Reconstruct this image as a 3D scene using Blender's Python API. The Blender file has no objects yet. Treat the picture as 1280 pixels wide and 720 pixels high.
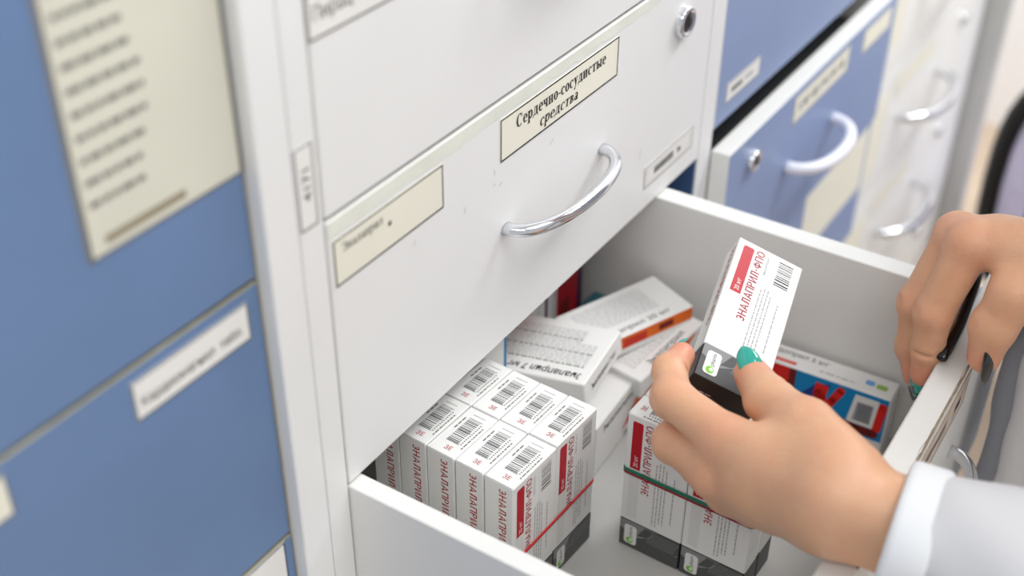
import bpy, math, random
import numpy as np
from mathutils import Matrix, Vector

# ---------------------------------------------------------------- camera, world, lights, exposure
scene = bpy.context.scene
COL = scene.collection
rng = random.Random(7)

cam_data = bpy.data.cameras.new('camera')
cam_data.sensor_width = 36.0
cam_data.lens = 44.292
cam_data.clip_start = 0.02
cam_data.clip_end = 50
cam_data.dof.use_dof = True
cam_data.dof.focus_distance = 0.795
cam_data.dof.aperture_fstop = 3.7
cam = bpy.data.objects.new('camera', cam_data)
COL.objects.link(cam)
_m = Matrix([[0.539946, 0.481517, -0.690362], [-0.841666, 0.31617, -0.437761], [0.007482, 0.817422, 0.575991]]).to_4x4()
_m.translation = Vector((-0.3925, -0.3581, 0.5073))
cam.matrix_world = _m
scene.camera = cam

world = bpy.data.worlds.new('world')
scene.world = world
world.use_nodes = True
_bg = world.node_tree.nodes['Background']
_bg.inputs[0].default_value = (0.93, 0.96, 1.0, 1)
_bg.inputs[1].default_value = 0.62

def area(name, loc, target, sx, sy, power, color=(1, 1, 1)):
    d = bpy.data.lights.new(name, 'AREA')
    d.shape = 'RECTANGLE'; d.size = sx; d.size_y = sy; d.energy = power; d.color = color
    o = bpy.data.objects.new(name, d); COL.objects.link(o)
    o.location = loc
    o.rotation_euler = (Vector(target) - Vector(loc)).to_track_quat('-Z', 'Y').to_euler()
    return o
area('overhead_light', (0.40, -0.95, 1.75), (0.25, -0.2, 0), 1.3, 0.7, 19.5, (1, 0.99, 0.97))
area('overhead_light', (2.0, -0.8, 1.75), (1.45, 0.0, -0.1), 1.2, 0.6, 40, (0.98, 0.99, 1.0))  # unseen light added to brighten the far cabinets and wall
area('overhead_light', (-1.2, -0.7, 1.75), (0.1, -0.15, 0), 1.2, 0.6, 10, (1, 0.99, 0.97))

vs = scene.view_settings
vs.view_transform = 'Standard'; vs.look = 'None'; vs.gamma = 1.0
vs.use_curve_mapping = False
vs.exposure = 0.0

# ---------------------------------------------------------------- materials
def lin(c):
    r = []
    for v in c:
        v = v / 255.0
        r.append(v / 12.92 if v <= 0.04045 else ((v + 0.055) / 1.055) ** 2.4)
    return r

_mats = {}
def mat(name, rgb, rough=0.5, metal=0.0, vary=0.04, scale=14.0, bump=0.0, bscale=200.0, coat=0.0, sss=0.0, alpha=1.0, spec=0.5):
    if name in _mats: return _mats[name]
    m = bpy.data.materials.new(name); m.use_nodes = True
    nt = m.node_tree; N = nt.nodes; L = nt.links
    b = N['Principled BSDF']
    tc = N.new('ShaderNodeTexCoord')
    no = N.new('ShaderNodeTexNoise'); no.inputs['Scale'].default_value = scale
    no.inputs['Detail'].default_value = 4
    L.new(tc.outputs['Object'], no.inputs['Vector'])
    ra = N.new('ShaderNodeValToRGB')
    c = lin(rgb)
    ra.color_ramp.elements[0].position = 0.3; ra.color_ramp.elements[1].position = 0.7
    ra.color_ramp.elements[0].color = [max(0, v * (1 - vary)) for v in c] + [1]
    ra.color_ramp.elements[1].color = [min(1, v * (1 + vary)) for v in c] + [1]
    L.new(no.outputs['Fac'], ra.inputs['Fac'])
    L.new(ra.outputs['Color'], b.inputs['Base Color'])
    b.inputs['Roughness'].default_value = rough
    b.inputs['Metallic'].default_value = metal
    b.inputs['Specular IOR Level'].default_value = spec
    b.inputs['Coat Weight'].default_value = coat
    b.inputs['Alpha'].default_value = alpha
    if sss:
        b.inputs['Subsurface Weight'].default_value = sss
        b.inputs['Subsurface Radius'].default_value = (1.0, 0.35, 0.2)
        b.inputs['Subsurface Scale'].default_value = 0.006
    if bump:
        n2 = N.new('ShaderNodeTexNoise'); n2.inputs['Scale'].default_value = bscale
        n2.inputs['Detail'].default_value = 3
        L.new(tc.outputs['Object'], n2.inputs['Vector'])
        bp = N.new('ShaderNodeBump'); bp.inputs['Strength'].default_value = bump
        bp.inputs['Distance'].default_value = 0.001
        L.new(n2.outputs['Fac'], bp.inputs['Height'])
        L.new(bp.outputs['Normal'], b.inputs['Normal'])
    _mats[name] = m
    return m

M_WHITE = mat('white_laminate', (236, 236, 235), 0.42, vary=0.025, scale=6, bump=0.05, bscale=90)
M_CREAMWHITE = mat('cream_laminate', (236, 236, 233), 0.45, vary=0.03, scale=6)
M_INNER = mat('drawer_lining', (228, 227, 224), 0.5, vary=0.02)
M_EDGE = mat('white_edge_band', (228, 228, 225), 0.4, vary=0.02)
M_BLUE = mat('blue_laminate', (103, 130, 170), 0.45, vary=0.06, scale=9, bump=0.05, bscale=60)
M_BLUE2 = mat('pale_blue_laminate', (136, 155, 194), 0.42, vary=0.05, scale=9)
M_WORN = mat('worn_olive_edge', (150, 146, 124), 0.7, vary=0.2, scale=60)
M_GAPSHADE = mat('gap_shade', (30, 34, 38), 0.8)  # near-black colour stands in for the shade inside cabinet gaps
M_CREAM = mat('cream_paper', (238, 235, 219), 0.6, vary=0.03, scale=12)
M_PAPERW = mat('white_paper', (236, 234, 230), 0.6, vary=0.03)
M_TAPE = mat('clear_tape_strip', (230, 233, 222), 0.25, vary=0.05, scale=50)
M_INK = mat('black_ink', (38, 36, 36), 0.6, spec=0.25)
M_INKG = mat('faded_grey_ink', (112, 110, 104), 0.7)
M_CHROME = mat('chrome', (225, 226, 230), 0.08, metal=1.0, vary=0.0)
M_LOCKD = mat('dark_lock_metal', (70, 66, 64), 0.3, metal=1.0)
M_WPLASTIC = mat('white_plastic', (240, 240, 248), 0.25, vary=0.01)
M_CARD = mat('white_carton', (233, 233, 231), 0.38, vary=0.012, scale=20, spec=0.22)
M_CARDG = mat('silver_grey_print', (222, 222, 219), 0.35, vary=0.02, spec=0.22)
M_CARDL = mat('light_grey_print', (226, 226, 226), 0.35, vary=0.02, spec=0.22)
M_RED = mat('red_print', (186, 24, 40), 0.35, vary=0.05, spec=0.22)
M_CARDM = mat('pale_print', (196, 196, 195), 0.5, spec=0.22)
M_SILVER = mat('pale_silver_print', (238, 238, 234), 0.35, vary=0.01, spec=0.3)
M_REDT = mat('red_letter_print', (172, 30, 46), 0.4, spec=0.22)
M_BASE = mat('charcoal_print', (84, 86, 86), 0.33, vary=0.03, spec=0.22)
M_BASED = mat('black_print', (44, 43, 43), 0.33, spec=0.22)
M_BASEL = mat('mid_grey_print', (138, 140, 140), 0.33, spec=0.22)
M_GREY = mat('barcode_grey', (74, 76, 80), 0.5, spec=0.22)
M_TXT = mat('small_print_grey', (178, 178, 180), 0.5, spec=0.22)
M_GREEN = mat('lime_print', (128, 200, 60), 0.4, spec=0.22)
M_ORANGE = mat('orange_print', (222, 104, 26), 0.4, vary=0.12, scale=40, spec=0.22)
M_REDOR = mat('red_orange_print', (204, 48, 26), 0.4, spec=0.22)
M_PBLUE = mat('cyan_blue_print', (10, 128, 186), 0.4, spec=0.22)
M_NAVY = mat('navy_print', (26, 56, 130), 0.4, spec=0.22)
M_SRED = mat('scarlet_print', (214, 34, 26), 0.4, spec=0.22)
M_MAROON = mat('maroon_print', (110, 26, 24), 0.4, spec=0.22)
M_CRIM = mat('crimson_print', (168, 16, 32), 0.4, spec=0.22)
M_PURP = mat('dark_purple_print', (66, 28, 66), 0.4, spec=0.22)
M_BANDR = mat('red_rubber', (205, 40, 36), 0.45, vary=0.05)
M_BANDG = mat('green_rubber', (14, 112, 86), 0.45, vary=0.05)
M_TEAL = mat('teal_nail_varnish', (40, 160, 144), 0.12, coat=0.6, vary=0.02)
M_BLACKN = mat('black_nail_varnish', (14, 22, 24), 0.1, coat=0.6, vary=0.0)
M_BLACK = mat('glossy_black_plastic', (12, 12, 13), 0.18)
M_COAT = mat('white_cotton', (206, 205, 207), 0.85, vary=0.02, scale=10, bump=0.25, bscale=900)
M_COATSHADE = mat('shaded_coat_grey', (128, 130, 138), 0.85, vary=0.03)  # grey carries the shade on the coat's front edge
M_TROUSER = mat('navy_trousers', (50, 54, 70), 0.85)
M_SHOE = mat('white_shoe', (220, 220, 220), 0.5)
M_HAIR = mat('brown_hair', (70, 48, 36), 0.6)
M_LILAC = mat('lilac_fabric', (206, 200, 226), 0.8, vary=0.1, scale=20)
M_VIOLET = mat('violet_stripe', (98, 80, 150), 0.8)
M_WALL = mat('white_wall_paint', (250, 250, 251), 0.8, vary=0.015)
M_PILG = mat('pale_wall_paint', (226, 224, 220), 0.8, vary=0.02)

def patterned_nail():
    m = mat('teal_nail_with_black_pattern', (40, 160, 144), 0.12, coat=0.6, vary=0.02); nt = m.node_tree; N = nt.nodes; L = nt.links
    b = N['Principled BSDF']; src = b.inputs['Base Color'].links[0].from_socket
    tc = N.new('ShaderNodeTexCoord'); no = N.new('ShaderNodeTexNoise'); no.inputs['Scale'].default_value = 260; L.new(tc.outputs['Object'], no.inputs['Vector'])
    ra = N.new('ShaderNodeValToRGB'); ra.color_ramp.interpolation = 'CONSTANT'; ra.color_ramp.elements[1].position = 0.56; L.new(no.outputs['Fac'], ra.inputs['Fac'])
    mx = N.new('ShaderNodeMix'); mx.data_type = 'RGBA'; mx.inputs[7].default_value = (0.01, 0.02, 0.02, 1)
    L.new(ra.outputs['Color'], mx.inputs[0]); L.new(src, mx.inputs[6]); L.new(mx.outputs[2], b.inputs['Base Color'])
    return m
M_TEALP = patterned_nail()

def skin_mat():
    m = mat('skin', (218, 170, 135), 0.40, vary=0.05, scale=30, bump=0.28, bscale=520, sss=0.25)
    nt = m.node_tree; N = nt.nodes; L = nt.links
    b = N['Principled BSDF']
    src = b.inputs['Base Color'].links[0].from_socket
    n3 = N.new('ShaderNodeTexNoise'); n3.inputs['Scale'].default_value = 75; n3.inputs['Detail'].default_value = 5
    tc = N.new('ShaderNodeTexCoord'); L.new(tc.outputs['Object'], n3.inputs['Vector'])
    r3 = N.new('ShaderNodeMapRange'); r3.inputs[1].default_value = 0.42; r3.inputs[2].default_value = 0.75; r3.inputs[4].default_value = 0.30
    L.new(n3.outputs['Fac'], r3.inputs[0])
    m3 = N.new('ShaderNodeMix'); m3.data_type = 'RGBA'; m3.inputs[7].default_value = lin((206, 140, 112)) + [1]
    L.new(r3.outputs[0], m3.inputs[0]); L.new(src, m3.inputs[6]); src = m3.outputs[2]
    at = N.new('ShaderNodeAttribute'); at.attribute_name = 'blush'
    mx = N.new('ShaderNodeMix'); mx.data_type = 'RGBA'
    mx.inputs[7].default_value = lin((214, 126, 104)) + [1]
    L.new(at.outputs['Fac'], mx.inputs[0]); L.new(src, mx.inputs[6])
    L.new(mx.outputs[2], b.inputs['Base Color'])
    return m
M_SKIN = skin_mat()

def wood_mat():
    m = mat('tan_floor', (204, 184, 162), 0.5, vary=0.10, scale=3)
    return m
M_FLOOR = wood_mat()

# ---------------------------------------------------------------- mesh helpers
_textcache = {}
def text_geo(s, off=0.0):
    key = (s, off)
    if key not in _textcache:
        c = bpy.data.curves.new('t', 'FONT'); c.body = s; c.resolution_u = 5; c.offset = off
        o = bpy.data.objects.new('t', c); COL.objects.link(o)
        dg = bpy.context.evaluated_depsgraph_get(); dg.update()
        me = bpy.data.meshes.new_from_object(o.evaluated_get(dg))
        V = np.array([v.co[:2] for v in me.vertices]); F = [list(p.vertices) for p in me.polygons]
        bpy.data.objects.remove(o); bpy.data.curves.remove(c); bpy.data.meshes.remove(me)
        mn = V.min(0); mxx = V.max(0)
        V[:, 0] = (V[:, 0] - mn[0]) / (mxx[0] - mn[0])     # width 0..1, cap height 0.728 -> 1
        V[:, 1] = V[:, 1] / 0.728
        _textcache[key] = (V, F)
    return _textcache[key]

class MB:
    def __init__(self): self.v = []; self.f = []; self.m = []; self.s = []; self.mats = []
    def mi(self, m):
        if m not in self.mats: self.mats.append(m)
        return self.mats.index(m)
    def add(self, verts, faces, m, smooth=False):
        o = len(self.v); k = self.mi(m)
        self.v += [tuple(p) for p in verts]
        for f in faces:
            self.f.append([i + o for i in f]); self.m.append(k); self.s.append(smooth)
    def box(self, a, b, m, bev=0.0, faces=None):
        """box; bev chamfers all edges; faces: optional {'+x': mat ...}"""
        (x0, y0, z0), (x1, y1, z1) = a, b
        key = ['-x', '+x', '-y', '+y', '-z', '+z']
        fm = {k: (faces or {}).get(k, m) for k in key}
        if bev <= 0:
            P = [(x0,y0,z0),(x1,y0,z0),(x1,y1,z0),(x0,y1,z0),(x0,y0,z1),(x1,y0,z1),(x1,y1,z1),(x0,y1,z1)]
            Q = {'-z':(3,2,1,0),'+z':(4,5,6,7),'-y':(0,1,5,4),'+x':(1,2,6,5),'+y':(2,3,7,6),'-x':(3,0,4,7)}
            for k in key: self.add([P[i] for i in Q[k]], [(0,1,2,3)], fm[k])
            return
        lo = (x0,y0,z0); hi = (x1,y1,z1)
        idx = {}; V = []
        for cx in (0,1):
            for cy in (0,1):
                for cz in (0,1):
                    c = (cx,cy,cz)
                    for ax in range(3):
                        p = []
                        for i in range(3):
                            base = hi[i] if c[i] else lo[i]
                            if i != ax: base += -bev if c[i] else bev
                            p.append(base)
                        idx[(c,ax)] = len(V); V.append(p)
        def fix(face, n):
            a_, b_, c_ = (np.array(V[face[i]]) for i in range(3))
            return face if np.dot(np.cross(b_-a_, c_-a_), n) > 0 else face[::-1]
        cube = lambda ax, s, u, w: None
        for ax in range(3):
            u, w = [i for i in range(3) if i != ax]
            for s in (0,1):
                fc = []
                for (a1,b1) in ((0,0),(1,0),(1,1),(0,1)):
                    c = [0,0,0]; c[ax] = s; c[u] = a1; c[w] = b1
                    fc.append(idx[(tuple(c),ax)])
                n = [0,0,0]; n[ax] = 1 if s else -1
                fc = fix(fc, n)
                self.add([V[i] for i in fc], [(0,1,2,3)], fm[('+' if s else '-') + 'xyz'[ax]])
        for ax in range(3):
            u, w = [i for i in range(3) if i != ax]
            for a1 in (0,1):
                for b1 in (0,1):
                    c0 = [0,0,0]; c0[u] = a1; c0[w] = b1; c1 = list(c0); c1[ax] = 1
                    c0 = tuple(c0); c1 = tuple(c1)
                    n = [0,0,0]; n[u] = 1 if a1 else -1; n[w] = 1 if b1 else -1
                    fc = fix([idx[(c0,u)], idx[(c1,u)], idx[(c1,w)], idx[(c0,w)]], n)
                    self.add([V[i] for i in fc], [(0,1,2,3)], m)
        for cx in (0,1):
            for cy in (0,1):
                for cz in (0,1):
                    c = (cx,cy,cz)
                    fc = fix([idx[(c,0)], idx[(c,1)], idx[(c,2)]], [1 if q else -1 for q in c])
                    self.add([V[i] for i in fc], [(0,1,2)], m)
    def plane(self, o, ux, uy):
        """a print plane: o origin, ux/uy world vectors of unit size"""
        return Plane(self, o, ux, uy)
    def tube(self, pts, r, m, n=10, ry=None, up=(0,0,1), cap=True, closed=False):
        P = [np.array(p, float) for p in pts]; K = len(P)
        rr = r if hasattr(r, '__len__') else [r]*K
        ra = ry if hasattr(ry, '__len__') else [ry if ry else None]*K
        V = []; upv = np.array(up, float)
        for i in range(K):
            if closed: t = P[(i+1)%K] - P[(i-1)%K]
            else: t = P[min(i+1,K-1)] - P[max(i-1,0)]
            t /= np.linalg.norm(t)
            a = np.cross(t, upv)
            if np.linalg.norm(a) < 1e-4: a = np.cross(t, [1,0.1,0])
            a /= np.linalg.norm(a); b = np.cross(a, t)
            for j in range(n):
                th = 2*math.pi*j/n
                V.append(P[i] + a*math.cos(th)*rr[i] + b*math.sin(th)*(ra[i] or rr[i]))
        F = []
        for i in range(K if closed else K-1):
            for j in range(n):
                i2 = (i+1) % K
                F.append((i*n+j, i*n+(j+1)%n, i2*n+(j+1)%n, i2*n+j))
        if cap and not closed:
            F.append(tuple(range(n))[::-1]); F.append(tuple((K-1)*n+j for j in range(n)))
        self.add(V, F, m, True)
    def lathe(self, c, axis, prof, m, n=20):
        """prof: list of (dist along axis, radius)"""
        axis = np.array(axis, float); axis /= np.linalg.norm(axis)
        a = np.cross(axis, [0.3,0.2,1]); a /= np.linalg.norm(a); b = np.cross(axis, a)
        V = []
        for d, r in prof:
            for j in range(n):
                th = 2*math.pi*j/n
                V.append(np.array(c) + axis*d + (a*math.cos(th)+b*math.sin(th))*max(r,1e-5))
        F = [(i*n+j, i*n+(j+1)%n, (i+1)*n+(j+1)%n, (i+1)*n+j) for i in range(len(prof)-1) for j in range(n)]
        self.add(V, F, m, True)
    def mesh(self, name):
        me = bpy.data.meshes.new(name)
        me.from_pydata(self.v, [], self.f)
        for m in self.mats: me.materials.append(m)
        me.polygons.foreach_set('material_index', self.m)
        me.polygons.foreach_set('use_smooth', self.s)
        me.update()
        return me

class Plane:
    def __init__(self, mb, o, ux, uy):
        self.mb = mb; self.o = np.array(o, float); self.ux = np.array(ux, float); self.uy = np.array(uy, float)
        n = np.cross(self.ux, self.uy); self.n = n/np.linalg.norm(n)
    def pt(self, a, b, h=0): return self.o + self.ux*a + self.uy*b + self.n*h
    def rect(self, a0, b0, a1, b1, m, h=0.00012):
        self.mb.add([self.pt(a0,b0,h), self.pt(a1,b0,h), self.pt(a1,b1,h), self.pt(a0,b1,h)], [(0,1,2,3)], m)
    def poly(self, pts, m, h=0.00012):
        self.mb.add([self.pt(a,b,h) for a,b in pts], [tuple(range(len(pts)))], m)
    def rrect(self, a0, b0, a1, b1, r, m, h=0.00012, corners=(1,1,1,1)):
        P = []
        for (cx, cy, t0, on) in ((a1-r,b0+r,-90,corners[1]),(a1-r,b1-r,0,corners[2]),(a0+r,b1-r,90,corners[3]),(a0+r,b0+r,180,corners[0])):
            if on:
                for k in range(5):
                    t = math.radians(t0 + 90*k/4); P.append((cx + r*math.cos(t), cy + r*math.sin(t)))
            else:
                t = math.radians(t0+45); P.append((cx + r*(1 if math.cos(t)>0 else -1), cy + r*(1 if math.sin(t)>0 else -1)))
        self.poly(P, m, h)
    def disc(self, a, b, r, m, h=0.00012, n=14, ry=None):
        self.poly([(a+r*math.cos(2*math.pi*k/n), b+(ry or r)*math.sin(2*math.pi*k/n)) for k in range(n)], m, h)
    def frame(self, a0, b0, a1, b1, w, m, h=0.0002):
        self.rect(a0,b0,a1,b0+w,m,h); self.rect(a0,b1-w,a1,b1,m,h)
        self.rect(a0,b0+w,a0+w,b1-w,m,h); self.rect(a1-w,b0+w,a1,b1-w,m,h)
    def text(self, s, a, b, width, height, m, rot=0, h=0.0002, shear=0, bold=0.0):
        """text with baseline start (a,b); rot in degrees in the plane; width of whole word, cap height"""
        if s == 'ЭНАЛАПРИЛ-ФПО': V, F = sans_geo(s, 0.125+bold*3)
        elif s[0] == 'Э':
            V0, F0 = text_geo(s[1:], bold); V1, F1 = sans_geo('Э', 0.13); n_ = len(s)-1.0; e_ = 0.95/(n_+0.95)
            V = np.concatenate([V0*[1-e_,1]+[e_,0], V1*[e_*0.84,1]]); F = F0 + [[i+len(V0) for i in f] for f in F1]
        else: V, F = text_geo(s, bold)
        c, d = math.cos(math.radians(rot)), math.sin(math.radians(rot))
        pts = []
        for x, y in V:
            x, y = x*width + shear*y*height, y*height
            pts.append(self.pt(a + x*c - y*d, b + x*d + y*c, h))
        self.mb.add(pts, F, m)
    def serif(self, s, a, b, width, height, m, bold=1.0, shear=0, h=0.0002):
        polys, tot = serif_polys(s, bold)
        k = width/tot
        for P in polys:
            self.mb.add([self.pt(a + x*k + shear*y*height/0.68, b + y*height/0.68, h) for x, y in P], [tuple(range(len(P)))], m)
    def dashes(self, a0, b0, a1, lh, m, r, along='a', h=0.00012):
        """one line of unreadably small print as word dashes"""
        x = a0
        while x < a1:
            w = min(r.uniform(1.2, 4.5)*lh, a1-x)
            if along == 'a': self.rect(x, b0, x+w, b0+lh, m, h)
            else: self.rect(b0, x, b0+lh, x+w, m, h)
            x += w + lh*0.8
    def bars(self, a0, b0, a1, b1, r, m, vertical=True, n=26, h=0.00015):
        """barcode; vertical: bars run along b"""
        ws = [r.choice((1,1,1,2,2,3)) for _ in range(2*n)]
        T = sum(ws); x = 0
        L = (a1-a0) if vertical else (b1-b0)
        for i, w in enumerate(ws):
            p, q = x/T*L, (x+w*0.72)/T*L
            if i % 2 == 0:
                if vertical: self.rect(a0+p, b0, a0+q, b1, m, h)
                else: self.rect(a0, b0+p, a1, b0+q, m, h)
            x += w

# ---- a small serif alphabet drawn as polygons (for the printed drawer labels)
def _ring(cx, cy, rx, ry, wx, wy, t0=0, t1=360, n=18):
    out = []
    for k in range(n):
        u, v = math.radians(t0+(t1-t0)*k/n), math.radians(t0+(t1-t0)*(k+1)/n)
        o = lambda t: (cx+rx*math.cos(t), cy+ry*math.sin(t))
        i = lambda t: (cx+(rx-wx)*math.cos(t), cy+(ry-wy)*math.sin(t))
        out.append([i(u), o(u), o(v), i(v)])
    return out
def _r(x0, y0, x1, y1): return [(x0,y0),(x1,y0),(x1,y1),(x0,y1)]
def _glyph(ch, B):
    W = 0.075 + 0.06*B; T = 0.035 + 0.008*B; X = 0.46; S = 0.05
    def stem(x, y0=0, y1=X, bs=True, ts=True):
        p = [_r(x, y0, x+W, y1)]
        if bs: p.append(_r(x-S, y0, x+W+S, y0+T))
        if ts: p.append(_r(x-S, y1-T, x+W+S, y1))
        return p
    if ch == 'о': return _ring(.23,.23,.21,.24,W,T), .46
    if ch == 'с': return _ring(.23,.23,.21,.24,W,T,55,310) + [_r(.30,.32,.39,.40)], .43
    if ch == 'С': return _ring(.33,.34,.30,.355,W*1.15,T,50,315,24) + [[(.50,.46),(.56,.46),(.56,.69),(.52,.69)]], .64
    if ch == 'Э': return [[(2*.31-x, y) for x, y in P][::-1] for P in _ring(.31,.34,.28,.355,W*1.1,T,40,325,24)] + [_r(.24,.32,.52,.37), [(.05,.48),(.10,.48),(.10,.69),(.06,.69)]], .62
    if ch == 'е': return _ring(.23,.23,.21,.24,W,T,0,315) + [_r(.06,.22,.43,.22+T)], .45
    if ch == 'р': return stem(.06,-.22) + _ring(.29,.23,.19,.24,W,T,-150,150), .52
    if ch == 'д': return [[(.08,.03),(.12,.03),(.21,X),(.16,X)], _r(.30,0.03,.30+W,X), _r(.14,X-T,.30+W+S,X), _r(.0,0,.50,T+.01), _r(.0,-.12,.04,.02), _r(.46,-.12,.50,.02)], .53
    if ch == 'л': return [[(.04,.0),(.09,.0),(.22,X),(.17,X)], _r(.0,0,.10,.07)] + stem(.29,ts=False) + [_r(.14,X-T,.29+W+S,X)], .29+W+S+.03
    if ch == 'ч': return stem(.30) + [_r(.06,.26,.06+W,X), _r(.01,X-T,.06+W+S,X)] + _ring(.22,.28,.16,.10,.05,T*1.4,180,300,8) + [_r(.2,.18,.32,.18+T*1.4)], .30+W+S+.03
    if ch == 'н': return stem(.05) + stem(.32) + [_r(.05+W,.21,.32,.21+T)], .32+W+S+.03
    if ch == 'п': return stem(.05,ts=False) + stem(.32,ts=False) + [_r(0,X-T,.32+W+S,X)], .32+W+S+.03
    if ch == 'и': return stem(.05) + stem(.32) + [[(.05+W,.03),(.05+W,.11),(.32,X-.03),(.32,X-.11)]], .32+W+S+.03
    if ch == 'т': return stem(.18,ts=False) + [_r(.02,X-T*1.3,.34+W,X), _r(.02,X-.13,.05,X), _r(.31+W,X-.13,.34+W,X)], .36+W
    if ch == 'ы': return stem(.05) + _ring(.24,.14,.15,.14,W*.9,T,-120,120) + stem(.44), .44+W+S+.03
    if ch == 'в': return stem(.05) + _ring(.20,.345,.14,.115,W*.9,T,-95,95,10) + _ring(.21,.125,.17,.125,W*.9,T,-95,95,10), .42
    if ch == 'а': return [_r(.24,.02,.24+W,.34), _r(.24,0,.24+W+.06,T)] + _ring(.19,.31,.15,.16,W*.8,T,0,160,10) + _ring(.17,.13,.14,.13,W*.8,T), .30+W
    if ch == 'у': return [[(.05,X),(.05+W*1.1,X),(.29,.06),(.22,.0)], [(.36,X),(.41,X),(.20,-.16),(.14,-.16)], _r(.0,X-T,.22,X), _r(.30,X-T,.46,X), _r(.06,-.22,.18,-.12)], .46
    if ch == '-': return [_r(.03,.17,.24,.17+.07)], .27
    return [], .25
def serif_polys(s, B):
    x = 0; out = []
    for ch in s:
        P, w = _glyph(ch, B)
        out += [[(px+x, py) for px, py in p] for p in P]
        x += w + 0.02
    return out, x

def _bar(x0, y0, x1, y1, w):
    dx, dy = x1-x0, y1-y0; l = math.hypot(dx,dy); nx, ny = -dy/l*w/2, dx/l*w/2
    return [(x0-nx,y0-ny),(x1-nx,y1-ny),(x1+nx,y1+ny),(x0+nx,y0+ny)]
def _sans(ch, w=0.125):
    """plain capital letters of height 1; strokes overlap freely"""
    H_ = 1.0; a = .62
    if ch == 'Э': return [[(.56-x, y) for x, y in P][::-1] for P in _ring(.30,.5,.28,.5,w,w*.95,42,318,20)] + [_r(.20,.5-w*.45,.52,.5+w*.45)], .58
    if ch == 'Н': return [_r(0,0,w,1),_r(a-w,0,a,1),_r(w,.5-w/2,a-w,.5+w/2)], a
    if ch == 'А': return [[(0,0),(w*1.1,0),(.36+w*.1,1),(.36-w*.5,1)],[(.68-w*1.1,0),(.68,0),(.32+w*.5,1),(.32-w*.1,1)],_r(.17,.26,.51,.26+w*.9)], .68
    if ch == 'Л': return [_r(a-w,0,a,1),_r(.16,1-w,a-w,1),[(.16,1),(.16+w,1),(.13+w,.2),(.08+w*.8,.05),(.02,0),(.02,w*.8),(.09,.22)]], a+.01
    if ch == 'П': return [_r(0,0,w,1),_r(a-w,0,a,1),_r(w,1-w,a-w,1)], a
    if ch == 'Р': return [_r(0,0,w,1),_r(w,1-w*.95,.30,1),_r(w,.42,.30,.42+w*.95)] + _ring(.28,.71,.27,.29,w,w*.95,-90,90,12), .57
    if ch == 'И': return [_r(0,0,w,1),_r(a-w,0,a,1),[(w,0.02),(w,.2),(a-w,.98),(a-w,.80)]], a
    if ch == 'Ф': return _ring(.38,.52,.38,.34,w,w*.9,0,360,24) + [_r(.38-w/2,0,.38+w/2,1)], .76
    if ch == 'О': return _ring(.34,.5,.34,.5,w,w*.95,0,360,24), .68
    if ch == '-': return [_r(.02,.40,.28,.40+w)], .30
    return [], .3
def sans_geo(s, w):
    V = []; F = []; x = 0
    for ch in s:
        P, adv = _sans(ch, w)
        for p in P:
            o = len(V); V += [(px+x, py) for px, py in p]; F.append(list(range(o,o+len(p))))
        x += adv + 0.13
    V = np.array(V); V[:,0] /= (x-0.13)
    return V, F

def link(name, me, parent=None, loc=None):
    o = bpy.data.objects.new(name, me); COL.objects.link(o)
    if parent is not None: o.parent = parent
    if loc is not None: o.location = loc
    return o
def thing(name, label, cat, loc=(0,0,0), group=None, rot=(0,0,0)):
    o = bpy.data.objects.new(name, None); COL.objects.link(o)
    o.location = loc; o.rotation_euler = rot; o.empty_display_size = 0.02
    return tag(o, label, cat, group)
def tag(o, label, cat, group=None):
    o['label'] = label; o['category'] = cat
    if group: o['group'] = group
    return o
def structure(o): o['kind'] = 'structure'; return o
class Cab:
    """parts written in world coordinates under a cabinet root standing on the floor"""
    def __init__(self, root): self.root = root
    def part(self, name, mb, label=None):
        o = link(name, mb.mesh(name), self.root, -Vector(self.root.location))
        if label: o['label'] = label
        return o
def sub(name, mb, parent, label=None):
    o = link(name, mb.mesh(name), parent)
    if label: o['label'] = label
    return o

FLOOR_Z = -0.95
# ---------------------------------------------------------------- the setting
mb = MB(); mb.box((-1.6,-3.2,FLOOR_Z-0.05),(3.2,0.6,FLOOR_Z), M_FLOOR); structure(link('floor', mb.mesh('floor')))
mb = MB(); mb.box((-1.6,0.52,FLOOR_Z),(2.7,0.6,1.75), M_WALL); structure(link('wall_back', mb.mesh('wall_back')))
mb = MB(); mb.box((2.6,-3.2,FLOOR_Z),(2.7,0.52,1.75), M_WALL); structure(link('wall_right', mb.mesh('wall_right')))
mb = MB(); mb.box((1.478,-0.034,FLOOR_Z),(1.50,0.52,1.75), mat('grey_post_paint',(196,196,190),0.6), 0.003); structure(link('trim_1', mb.mesh('trim_1')))

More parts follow.
